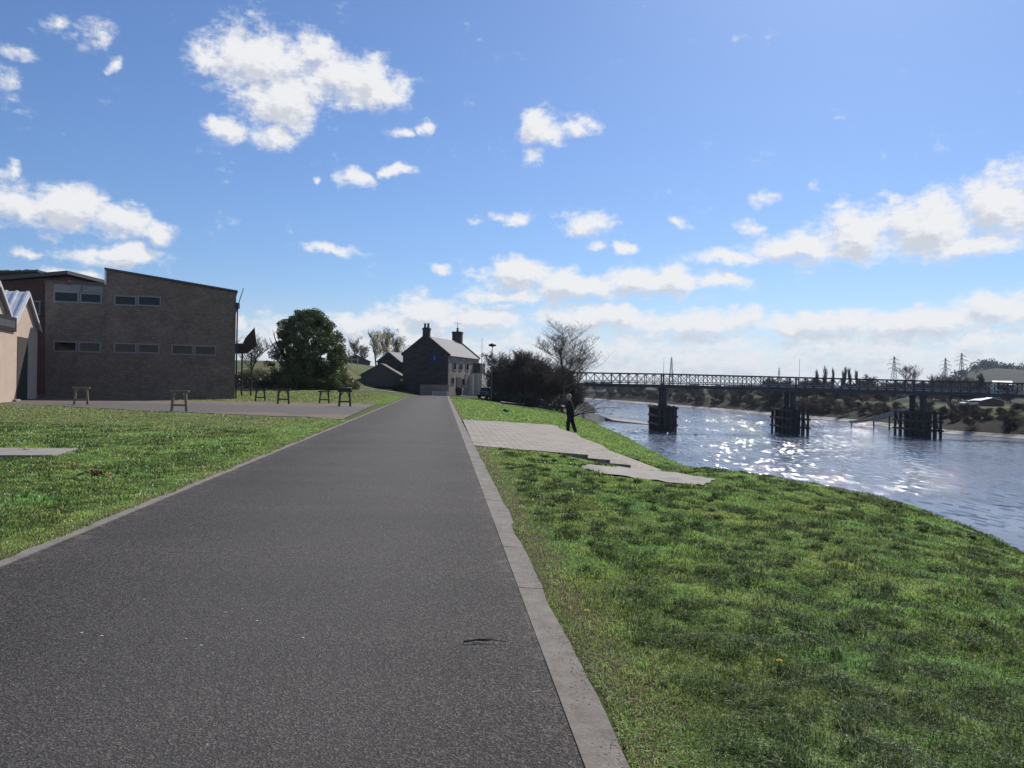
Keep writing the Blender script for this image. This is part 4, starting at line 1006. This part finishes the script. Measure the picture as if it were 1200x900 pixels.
m = MB(); c_ = (a+b)/2-fv*.11; m.lathe((c_.x,c_.y,c_.z), [(.0,-.28),(.12,-.2),(.14,0),(.07,.12),(.1,.2),(.0,.32)], 8); m.build('emblem', MAT['panel'], sg_)
# porch block and dark extension at the far end
m = MB(); e = fv*(LL-3.0)-gv*.1; m.obox(e+Vector((0,0,-.3)), fv*2.6, -gv*1.3, Vector((0,0,3.3))); m.build('porch', MAT['creamwall'], PB)
m = MB(); m.obox(e+Vector((0,0,3.003))+fv*.3, fv*2.4, -gv*1.0, Vector((0,0,1.4))); m.build('porch_roof', MAT['brownroof'], PB)
e = fv*(LL-4.6)-gv*.1; m = MB(); m.obox(e+Vector((0,0,-.3)), fv*.7, -gv*.5, Vector((0,0,3.2))); m.build('bay', MAT['creamwall'], PB)
for s in (7.2, 9.0):
    e = fv*s-gv*.1; m = MB(); m.obox(e+Vector((0,0,2.6)), fv*.25, -gv*.4, Vector((0,0,.3))); m.build('wall_lamp', MAT['white'], PB)
# low wall and white bench in front of the gable
m = MB(); a, b = atz(492,463,0), atz(528,463.5,0); yy = 97.2
m.box(-11.2, -7.7, yy, yy+.35, -.2, 1.25); m.box(-11.25, -7.65, yy-.05, yy+.4, 1.253, 1.35); m.box(-11.2,-10.85,yy+.353,yy+2.2,-.2,1.25)
tag(m.build('stone_garden_wall', MAT['stone_lit']), 'low stone garden wall in front of the inn gable', 'wall')
BN = empty('white_bench', (-8.7, 96.6, 0.05)); tag(BN, 'long low white bench in front of the garden wall at the path end', 'bench')
MB().box(-1.0,1.0,-.2,.2,.38,.45).build('seat', MAT['white'], BN); MB().box(-1.0,1.0,.14,.2,.08,.36).build('front_panel', MAT['white'], BN)
for s in (-.85,.85): MB().box(s-.05,s+.05,-.18,.22,0,.5).build('leg', MAT['white'], BN)
TB = empty('planter_tub', (-6.6, 99.0, 0.05)); MB().lathe((0,0,0),[(.3,0),(.42,.5),(.45,.55),(.4,.55)],12).build('tub', MAT['rock'], TB); leaves('foliage', [(0,0,.75)], [.42], 500, .07, MAT['hedge'], TB, 3)
tag(TB, 'dark planted tub by the inn front corner', 'planter')

# outbuildings
def house(name, x, y, w, dpt, h, r, rz, wm, rm, label, roofside='gable'):
    o = empty(name, (x, y, g1(x, y)-.1), rz); m = MB()
    m.prism([(0,0,-.6),(w,0,-.6),(w,0,h),(w/2,0,r),(0,0,h)], (0,dpt,0)); m.build('wall', MAT[wm], o)
    for s in (0, 1):
        a = Vector((w*s,0,h)); b = Vector((w/2,0,r)); nv = (b-a).cross(Vector((0,1,0))).normalized(); nv = nv if nv.z > 0 else -nv; ov = (a-b).normalized()*.2
        m = MB(); m.obox(a+ov+nv*.01-Vector((0,.15,0)), (b-a)-ov, Vector((0,dpt+.3,0)), nv*.1); m.build('roof', MAT[rm], o)
    return tag(o, label, 'building')
p = at(442, 445, 112); house('gabled_outbuilding', p.x, 112, 3.6, 8, 3.2, 4.5, -.35, 'stone', 'slate', 'dark gabled outbuilding with a pale roof left of the inn')
p = at(423, 444, 106); house('low_shed', p.x, 106, 5.2, 4, .9, 2.4, .0, 'brownroof', 'brownroof', 'low grey brown shed on the grass bank left of the outbuilding')
p = at(400, 432, 140); house('red_roofed_house', p.x, 140, 5, 7, .8, 1.9, .3, 'brownroof', 'redroof', 'house with a low red roof beyond the evergreen tree')
fn = empty('post_and_rail_fence', (at(398,432,112).x, 112, g1(at(398,432,112).x, 112))); m = MB(); m.bar((0,0,.75),(2.6,.3,.6),.12); m.build('rail', MAT['palewood'], fn)
for k in range(4): MB().box(.8*k,.8*k+.1,.1*k,.1*k+.1,-.2,.9).build('post', MAT['palewood'], fn)
tag(fn, 'pale rail fence on the bank right of the evergreen tree', 'fence')

# far side building, cars and white house
p = at(1150, 474, 200); z0 = g1(p.x, 200)
o = house('red_boat_shed', p.x, 200, 5.2, 7, 1.5, 2.2, -.2, 'rustred', 'white', 'small red shed with a white roof on the far bank')
p = at(1188, 458, 330); house('white_house', p.x, 330, 9, 7, 6.0, 7.8, 1.2, 'white', 'white', 'white building glimpsed through the right end of the bridge')
def car(name, loc, rz, paint, label, parts=True):
    C_ = empty(name, loc, rz); L, Wd = 4.1, 1.7
    prof = [(-2.05,.32),(-2.05,.75),(-1.95,.9),(-1.1,.98),(-.55,1.42),(.75,1.46),(1.5,1.05),(1.98,.95),(2.05,.7),(2.05,.32)]
    m = MB(); m.prism([(x,-Wd/2,z) for x, z in prof], (0,Wd,0)); m.build('body', MAT[paint], C_, bevel=.08)
    m = MB()
    for s in (-1, 1): m.prism([(x, s*(Wd/2+.004), z) for x, z in ((-.95,1.0),(-.5,1.34),(.7,1.38),(1.25,1.05))], (0,s*.008,0))
    m.build('side_window', MAT['glass'], C_)
    m = MB(); m.prism([(-1.13,-.7,.99),(-1.13,.7,.99),(-.62,.62,1.4),(-.62,-.62,1.4)], (-.02,0,.02)); m.build('windscreen', MAT['glass'], C_)
    m = MB(); m.prism([(1.46,-.7,1.1),(1.46,.7,1.1),(.86,.62,1.44),(.86,-.62,1.44)], (.02,0,.02)); m.build('rear_window', MAT['glass'], C_)
    for x in (-1.3, 1.3):
        for s in (-1, 1):
            w_ = MB(); w_.tube((x, s*(Wd/2-.2), .32), (x, s*(Wd/2+.02), .32), .32, n=18); wh = w_.build('wheel', MAT['tyre'], C_)
            r_ = MB(); r_.tube((x, s*(Wd/2+.015), .32), (x, s*(Wd/2+.035), .32), .19, n=14); r_.build('rim', MAT['panel'], wh)
    for s in (-1, 1): MB().box(-2.075,-2.04,s*.6-.16,s*.6+.16,.62,.78).build('headlight', MAT['white'], C_)
    return tag(C_, label, 'car')
p = at(573, 463.5, 99); car('parked_car', (p.x, 99, g1(p.x, 99)+.05), 1.25, 'carpaint', 'dark car parked right of the inn under the bare bushes')
for px, lab in ((1135,'white car parked on the far bank left of the red shed'),):
    p = at(px, 474, 195); car('parked_car', (p.x, 195, g1(p.x, 195)), .2, 'white', lab)

# far bank gangway / outfall ramp
a = at(1062, 480, 139); b = at(1024, 491, 148); c = at(998, 494.2, 158)
m = MB(); o0 = Vector(b)
for s in (-.7, .7):
    off = Vector((s*.8, s*.6, 0)); m.bar(a-o0+off, b-o0+off, .12, .75); m.bar(b-o0+off, c-o0+off, .12, .45)
gw = empty('gangway', tuple(o0)); m.build('side_panel', MAT['gangway'], gw)
m = MB(); m.bar(a-o0, b-o0, 1.6, .14); m.bar(b-o0, c-o0, 1.8, .14); m.build('walkway', MAT['gangway'], gw)
m = MB(); aa = a-o0; m.tube((aa.x,aa.y,aa.z),(aa.x,aa.y,-7-o0.z),.16); mm = (a+b)/2-o0; m.tube((mm.x,mm.y,mm.z),(mm.x,mm.y,-7-o0.z),.13); cc = c-o0; m.tube((cc.x,cc.y,cc.z+.3),(cc.x,cc.y,-7-o0.z),.13); m.tube((0,0,.3),(0,0,-7-o0.z),.13); m.build('pile', MAT['tar'], gw)
tag(gw, 'pale sloping gangway running down to the water left of the third pier', 'gangway')

# ------------------------------------------------------------------ small things
def pebble(px, py, s, lab):
    p = atz(px, py, .045); m = MB(); r = random.Random(px); n = 7
    pts = [(s*r.uniform(.7,1.3)*math.cos(2*math.pi*i/n), s*.7*r.uniform(.7,1.3)*math.sin(2*math.pi*i/n)) for i in range(n)]
    m.add([(x,y,0) for x, y in pts]+[(x*.7,y*.7,s*.3) for x, y in pts], [tuple(range(n-1,-1,-1)), tuple(range(n,2*n))]+[(i,(i+1)%n,(i+1)%n+n,i+n) for i in range(n)])
    o = m.build('pale_chip', MAT['pebble'], loc=(p.x, p.y, .044)); tag(o, lab, 'stone chip', 'pale chips scattered on the asphalt')
for px, py, s, lab in ((95.5,741,.012,'pale chip nearest the left edge in the chip row on the path'),(119,745,.014,'pale elongated chip just right of the leftmost row chip'),(169,702,.01,'lone pale chip farthest up the path on the left'),(236,756,.014,'bright chip at the middle front of the path chips'),(218,748,.01,'dull chip left of the bright middle chip'),
        (264,717,.010,'pale chip left of the close pair on the path'),(284,713,.010,'pale chip top of the close pair on the path'),(301,727,.012,'pale chip below the close pair on the path'),(355,747,.013,'pale flat chip nearest the path centre'),(243,872,.008,'tiny bright chip low down on the path foreground')):
    pebble(px, py, s, lab)
for px0, py0, px1, py1, r, lab in ((543,751.5,575,750.5,.006,'dark twig lying across the path near the kerb'),(556,749,594,751.8,.004,'thin paler twig beside the dark twig on the path')):
    a, b = atz(px0, py0, .055), atz(px1, py1, .055); m = MB(); c = a.lerp(b, .45)+Vector((0,.012,.004))
    m.tube((0,0,0), tuple(c-a), r, r*.8, 5); m.tube(tuple(c-a), tuple(b-a), r*.8, r*.4, 5); m.tube(tuple(c-a), tuple((c-a)*1.4+Vector((.01,.04,.003))), r*.5, r*.2, 4)
    tag(m.build('twig', MAT['bark'], loc=tuple(a)), lab, 'twig')
for px, py, lab in ((910,752,'dandelion in the middle of the right lawn'),(912,807,'dandelion just below the middle dandelion'),(1116,679,'dandelion near the water side of the right lawn'),(687,743,'dandelion beside the kerb in dry grass'),(979,644,'small dandelion high up on the right lawn')):
    p = atz(px, py, -.1); z0 = g1(p.x, p.y); o = empty('dandelion', (p.x, p.y, z0)); 
    MB().tube((0,0,0),(.004,0,.06),.002,n=5).build('stem', MAT['hedge'], o); m = MB()
    for i in range(16):
        t = i*2*math.pi/16; m.add([(.004,0,.06),(.004+.017*math.cos(t-.17),.017*math.sin(t-.17),.067),(.004+.02*math.cos(t),.02*math.sin(t),.066),(.004+.017*math.cos(t+.17),.017*math.sin(t+.17),.067)], [(0,1,2,3)])
    m.lathe((.004,0,.06), [(.004,0),(.009,.004),(.004,.011)], 8); m.build('flower_head', MAT['petal'], o); tag(o, lab, 'flower', 'yellow dandelions in the right lawn')
p = atz(113, 556, 0); r_ = random.Random(1); m = MB()
for i in range(46):
    a = r_.uniform(0,6.28); rr_ = abs(r_.gauss(0,.16)); x, y = rr_*math.cos(a)*1.4, rr_*math.sin(a); z = r_.uniform(.02,.1); b1 = Vector((r_.uniform(-1,1),r_.uniform(-1,1),r_.uniform(-.5,.8))).normalized()*.05; b2 = b1.cross(Vector((r_.random(),r_.random(),r_.random()))).normalized()*.03
    c = Vector((x,y,z)); m.add([c-b1,c+b2,c+b1,c-b2], [(0,1,2,3)])
tag(m.build('dead_leaf_pile', MAT['leafdead'], loc=(p.x, p.y, g1(p.x, p.y))), 'small rusty brown pile of dead leaves on the left lawn', 'leaves', kind='stuff')
p = atz(592.5, 482, -.15); m = MB(); m.lathe((0,0,0), [(.16,-.05),(.22,.06),(.17,.18),(.06,.24)], 9)
tag(m.build('dark_stone', MAT['rock'], loc=(p.x, p.y, g1(p.x, p.y)), smooth=True), 'small dark stone on the grass below the slipway lane', 'stone')

# ------------------------------------------------------------------ person
def skin(name, pts, edges, radii, mat, parent, root=0, sub=2):
    me = bpy.data.meshes.new(name); me.from_pydata(pts, edges, []); me.update(); me.materials.append(mat)
    o = bpy.data.objects.new(name, me); COL.objects.link(o); o.parent = parent
    md = o.modifiers.new('skin', 'SKIN'); sv = me.skin_vertices[0].data if me.skin_vertices else None
    if sv is None: me.skin_vertices.new() if hasattr(me.skin_vertices, 'new') else None; sv = me.skin_vertices[0].data
    for i, r in enumerate(radii): sv[i].radius = (r, r) if not isinstance(r, tuple) else r; sv[i].use_root = (i == root)
    md.use_smooth_shade = True; m2 = o.modifiers.new('sub', 'SUBSURF'); m2.levels = sub; m2.render_levels = sub
    return o
pp = at(668, 509, 34.6); pz = float(pp.z)
PR = empty('person', (pp.x, 34.6, -.55)); tag(PR, 'person with grey white hair in a black coat and trousers on the ramp edge', 'person')
# faces -x (left), looking down at hands held before the chest
J = dict(pel=(0,0,.93), wai=(-.01,0,1.08), che=(-.02,0,1.3), nec=(-.04,0,1.47), hb=(-.07,0,1.55), ht=(-.075,0,1.67),
  sl=(-.03,-.17,1.41), el=(-.05,-.22,1.14), wl=(-.27,-.11,1.2), sr=(-.03,.17,1.41), er=(-.06,.22,1.14), wr=(-.27,.09,1.22),
  hl=(-.01,-.09,.9), kl=(-.10,-.11,.49), al=(-.10,-.12,.09), tl=(-.25,-.13,.04), hr=(.01,.09,.9), kr=(.12,.10,.5), ar=(.26,.11,.08), tr=(.12,.12,.03))
names = list(J); idx = {n: i for i, n in enumerate(names)}
ED = [('pel','wai'),('wai','che'),('che','nec'),('nec','hb'),('hb','ht'),('che','sl'),('sl','el'),('el','wl'),('che','sr'),('sr','er'),('er','wr'),('pel','hl'),('hl','kl'),('kl','al'),('al','tl'),('pel','hr'),('hr','kr'),('kr','ar'),('ar','tr')]
RD = dict(pel=.12, wai=.11, che=.12, nec=.05, hb=.075, ht=.085, sl=.055, el=.04, wl=.026, sr=.055, er=.04, wr=.026, hl=.085, kl=.055, al=.038, tl=.03, hr=.085, kr=.055, ar=.038, tr=.03)
pts = [J[n] for n in names]; edg = [(idx[a], idx[b]) for a, b in ED]; rad = [RD[n] for n in names]
for s, w in ((-1,'wl'), (1,'wr')):          # palms and five fingers each
    wx, wy, wz = J[w]; k = len(pts); pts.append((wx-.07, wy-.0*s, wz+.02)); rad.append(.03); edg.append((idx[w], k))
    for f_ in range(4):
        y_ = wy+(f_-1.5)*.02; a = len(pts); pts += [(wx-.125, y_, wz+.035), (wx-.15, y_, wz+.0+.004*f_)]; rad += [.009, .008]; edg += [(k, a), (a, a+1)]
    a = len(pts); pts += [(wx-.08, wy-s*.04, wz+.05), (wx-.11, wy-s*.045, wz+.07)]; rad += [.01, .009]; edg += [(k, a), (a, a+1)]
body = skin('body', pts, edg, rad, MAT['skin'], PR, 0, 1)
# face
m = MB(); m.lathe((-.1,0,1.63), [(.02,-.1),(.07,-.08),(.092,0),(.085,.07),(.03,.11)], 12); m.lathe((-.19,0,1.6), [(.006,-.02),(.016,-.012),(.008,.03)], 6); 
fc = m.build('head', MAT['skin'], PR, smooth=True)
m = MB(); [m.lathe((-.183, s*.033, 1.635), [(.002,-.008),(.01,0),(.002,.008)], 6) for s in (-1,1)]; m.build('eye', MAT['boots'], fc)
m = MB(); m.box(-.185,-.178,-.025,.025,1.563,1.57); m.build('mouth', MAT['rustred'], fc)
m = MB(); m.lathe((-.065,0,1.655), [(.05,-.15),(.085,-.1),(.105,-.02),(.10,.045),(.07,.088),(.02,.108)], 14); m.build('hair', MAT['hair'], PR, smooth=True)
cn = ['che','wai','pel','nec','sl','el','wl','sr','er','wr']; ci = {n: i for i, n in enumerate(cn)}
cr = dict(che=.20, wai=.19, pel=.20, nec=.085, sl=.10, el=.08, wl=.055, sr=.10, er=.08, wr=.055)
skin('coat', [J[n] for n in cn]+[(.0,0,.76)], [(0,1),(1,2),(0,3),(0,4),(4,5),(5,6),(0,7),(7,8),(8,9),(2,10)], [cr[n] for n in cn]+[.17], MAT['cloth'], PR, 0)
skin('trousers', [J[n] for n in ('pel','hl','kl','al','hr','kr','ar')], [(0,1),(1,2),(2,3),(0,4),(4,5),(5,6)], [.15,.125,.095,.075,.125,.095,.075], MAT['cloth2'], PR, 0)
for a, t in (('al','tl'),('ar','tr')):
    ax, ay, az_ = J[a]; tx, ty, tz = J[t]; skin('boot', [(ax,ay,az_+.14),(ax,ay,az_),(tx,ty,tz+.01)], [(0,1),(1,2)], [.058,.055,.042], MAT['boots'], PR, 1)

# ------------------------------------------------------------------ sky, sun, camera
hzm = bpy.data.materials.new('haze'); hzm.use_nodes = True; hzm.node_tree.nodes.clear()
ho = hzm.node_tree.nodes.new('ShaderNodeOutputMaterial'); hv = hzm.node_tree.nodes.new('ShaderNodeVolumePrincipled'); hv.inputs['Density'].default_value = .0001; hv.inputs['Color'].default_value = (.72,.84,1,1); hv.inputs['Anisotropy'].default_value = .2
hzm.node_tree.links.new(hv.outputs[0], ho.inputs['Volume'])
tag(MB().box(-4100, 4100, -500, 4600, -9, 120).build('haze', hzm), kind='stuff')
SUN_AZ, SUN_EL = math.radians(24.5), math.radians(41)
wd_ = bpy.data.worlds.new('World'); sc.world = wd_; wd_.use_nodes = True; t = wd_.node_tree; nn_ = t.nodes; nn_.clear(); lk = t.links
out = N(t, 'ShaderNodeOutputWorld'); bg = N(t, 'ShaderNodeBackground'); lk.new(bg.outputs[0], out.inputs[0])
sky = N(t, 'ShaderNodeTexSky', sky_type='NISHITA'); sky.sun_disc = False; sky.sun_elevation = SUN_EL; sky.sun_rotation = SUN_AZ
sky.air_density = 1.0; sky.dust_density = .4; sky.ozone_density = 2.5; sky.altitude = 0
# cloud layer laid out by compass direction and height above the horizon
gen = tex(t, 'Generated'); sp = N(t, 'ShaderNodeSeparateXYZ'); lk.new(gen, sp.inputs[0])
az = M(t, 'ARCTAN2', sp.outputs[0], sp.outputs[1]); el = M(t, 'ARCSINE', sp.outputs[2])
cv = N(t, 'ShaderNodeCombineXYZ'); lk.new(az, cv.inputs[0]); lk.new(el, cv.inputs[1])
def azel(px, py): a, b = ray(px, py); d_ = Vector((a, 1, b)).normalized(); return math.atan2(d_.x, d_.y), math.asin(d_.z)
BL = [(300,70,80,42,1),(400,92,78,36,1),(330,118,62,40,1),(268,152,34,16,.9),(318,160,34,18,.9),(448,108,38,26,.9),(250,70,40,24,.8),(375,65,40,24,.9),
 (635,150,30,22,.95),(672,147,34,17,.95),(625,185,16,14,.6),(470,152,22,8,.7),(498,147,10,9,.7),(422,209,26,12,.9),(464,200,24,10,.9),(367,212,10,6,.65),
 (15,240,60,30,1),(80,245,70,32,1),(140,256,50,24,1),(185,268,26,18,.9),(140,300,66,15,1),(30,296,24,8,.75),(2,200,14,16,.8),(15,58,30,14,.6),(10,98,26,22,.5),(62,30,22,12,.5),(108,38,26,16,.52),(140,76,13,8,.55),(95,322,60,10,.8),
 (387,291,38,7,.85),(600,256,32,9,.75),(555,256,18,7,.6),(685,261,36,18,.85),(705,286,18,8,.8),(737,290,13,10,.85),(802,261,19,10,.8),(895,234,20,11,.65),(878,262,20,8,.75),(948,214,10,6,.5),(515,315,17,7,.8),(560,322,14,6,.5),(1042,236,22,9,.75),(985,240,24,8,.5),
 (850,303,60,13,1),(930,290,70,24,1),(1010,275,80,34,1),(1090,262,80,42,1),(1170,240,80,48,1),(1240,220,80,50,1),(1130,285,90,20,1),
 (610,322,60,20,1),(680,332,90,22,1),(770,330,90,20,1),(840,330,45,11,.9),(600,345,80,14,.8),
 (440,376,70,16,1),(500,362,60,20,1),(560,372,70,18,1),(280,378,24,14,1),(700,372,110,20,1),(830,376,110,18,1),(960,378,110,18,1),(1080,372,110,20,1),(1180,362,80,24,1),(1240,355,60,26,1),(400,392,120,10,.8)]
grp = bpy.data.node_groups.new('cloud_cover', 'ShaderNodeTree')
grp.interface.new_socket('Vector', in_out='INPUT', socket_type='NodeSocketVector'); grp.interface.new_socket('Cover', in_out='OUTPUT', socket_type='NodeSocketFloat')
gi = grp.nodes.new('NodeGroupInput'); go_ = grp.nodes.new('NodeGroupOutput'); prev = None
nw = N(grp, 'ShaderNodeTexNoise'); nw.inputs['Scale'].default_value = 26; nw.inputs['Detail'].default_value = 3; grp.links.new(gi.outputs[0], nw.inputs['Vector'])
w0 = N(grp, 'ShaderNodeVectorMath', operation='SUBTRACT'); grp.links.new(nw.outputs['Color'], w0.inputs[0]); w0.inputs[1].default_value = (.5,.5,.5)
w1_ = N(grp, 'ShaderNodeVectorMath', operation='MULTIPLY_ADD'); grp.links.new(w0.outputs[0], w1_.inputs[0]); w1_.inputs[1].default_value = (.055,.035,0); grp.links.new(gi.outputs[0], w1_.inputs[2])
for px, py, a, b, s in BL:
    u, v_ = azel(px, py); ca = math.cos(math.atan((px-600)/F)); 
    sb_ = N(grp, 'ShaderNodeVectorMath', operation='SUBTRACT'); grp.links.new(w1_.outputs[0], sb_.inputs[0]); sb_.inputs[1].default_value = (u, v_, 0)
    ml = N(grp, 'ShaderNodeVectorMath', operation='MULTIPLY'); grp.links.new(sb_.outputs[0], ml.inputs[0]); ml.inputs[1].default_value = (F/(a*1.25)/ca**1.5, F/(b*1.32)/ca, 0)
    ln = N(grp, 'ShaderNodeVectorMath', operation='LENGTH'); grp.links.new(ml.outputs[0], ln.inputs[0])
    mk = M(grp, 'MULTIPLY_ADD', ln.outputs['Value'], -s, s)
    prev = mk if prev is None else M(grp, 'MAXIMUM', prev, mk)
# stratocumulus rows low over the horizon
sx_ = N(grp, 'ShaderNodeSeparateXYZ'); grp.links.new(gi.outputs[0], sx_.inputs[0])
mp_ = N(grp, 'ShaderNodeMapping'); mp_.inputs['Scale'].default_value = (5, 34, 1); grp.links.new(gi.outputs[0], mp_.inputs[0])
low = noise(grp, mp_.outputs[0], 1.5, 5, .6)
band = M(grp, 'MULTIPLY', sstep(grp, sx_.outputs[1], .115, .04), M(grp, 'ADD', .20, M(grp, 'MULTIPLY', low, .66)))
prev = M(grp, 'MAXIMUM', prev, band)
# other clouds outside this view
oth = noise(grp, gi.outputs[0], 3.2, 2, .5)
prev = M(grp, 'MAXIMUM', prev, M(grp, 'MULTIPLY', sstep(grp, M(grp, 'ABSOLUTE', sx_.outputs[0]), .75, .95), sstep(grp, oth, .5, .8)))
f1 = noise(grp, gi.outputs[0], 24, 9, .62)
mpf = N(grp, 'ShaderNodeMapping'); mpf.inputs['Scale'].default_value = (1, 1.8, 1); grp.links.new(gi.outputs[0], mpf.inputs[0])
f2 = noise(grp, mpf.outputs[0], 70, 6, .65)
cov = M(grp, 'ADD', prev, M(grp, 'MULTIPLY', M(grp, 'SUBTRACT', f1, .5), 1.25)); cov = M(grp, 'ADD', cov, M(grp, 'MULTIPLY', M(grp, 'SUBTRACT', f2, .5), .8))
grp.links.new(cov, go_.inputs[0])
def gnode(vec): g = t.nodes.new('ShaderNodeGroup'); g.node_tree = grp; lk.new(vec, g.inputs[0]); return g.outputs[0]
up_ = N(t, 'ShaderNodeVectorMath', operation='ADD'); lk.new(cv.outputs[0], up_.inputs[0]); up_.inputs[1].default_value = (.006,.016,0)
c0_ = gnode(cv.outputs[0]); c1_ = gnode(up_.outputs[0])
alpha = sstep(t, c0_, .13, .70)
shade = M(t, 'MULTIPLY', sstep(t, c1_, .25, .95), sstep(t, M(t, 'SUBTRACT', c1_, c0_), -.25, .25))
ccol = mix(t, M(t, 'MULTIPLY', shade, .85), (9.0,9.0,9.05), (5.9,6.2,6.9))
hz = sstep(t, el, .13, 0.0)
tint = mix(t, 1.0, sky.outputs[0], (.65,.815,1.07), 'MULTIPLY')
tint = mix(t, M(t, 'MULTIPLY', hz, .45), tint, (7.2,7.9,8.8))
fin = mix(t, M(t, 'MULTIPLY', alpha, .96), tint, ccol)
up = sstep(t, el, -.05, 0.0)
lk.new(fin, bg.inputs[0]); bg.inputs[1].default_value = .1
sun = bpy.data.lights.new('Sun', 'SUN'); sun.energy = 4.6; sun.angle = math.radians(.53); sun.color = (1,.94,.85)
so = bpy.data.objects.new('Sun', sun); COL.objects.link(so)
sd = Vector((math.sin(SUN_AZ)*math.cos(SUN_EL), math.cos(SUN_AZ)*math.cos(SUN_EL), math.sin(SUN_EL)))
so.rotation_euler = sd.to_track_quat('Z', 'Y').to_euler(); so.location = sd*60

cam = bpy.data.cameras.new('Camera'); cam.sensor_width = 36; cam.lens = 36*F/1200; cam.clip_end = 9000; cam.clip_start = .05
co_ = bpy.data.objects.new('Camera', cam); COL.objects.link(co_); sc.camera = co_
R = Vector((CR, 0, SR)); U = Vector((-SR, 0, CR)); Bk = Vector((0,-1,0))
mw = Matrix(((R.x,U.x,Bk.x,0),(R.y,U.y,Bk.y,0),(R.z,U.z,Bk.z,EYE),(0,0,0,1))); co_.matrix_world = mw
sc.view_settings.view_transform = 'Standard'; sc.view_settings.look = 'None'; sc.view_settings.exposure = 0; sc.view_settings.gamma = 1
sc.cycles.use_denoising = True; sc.cycles.max_bounces = 4; sc.cycles.diffuse_bounces = 2; sc.cycles.glossy_bounces = 2; sc.cycles.transmission_bounces = 2; sc.cycles.volume_bounces = 0
wd_.cycles.sampling_method = 'MANUAL'; wd_.cycles.sample_map_resolution = 256
sc.cycles.sample_clamp_indirect = 6
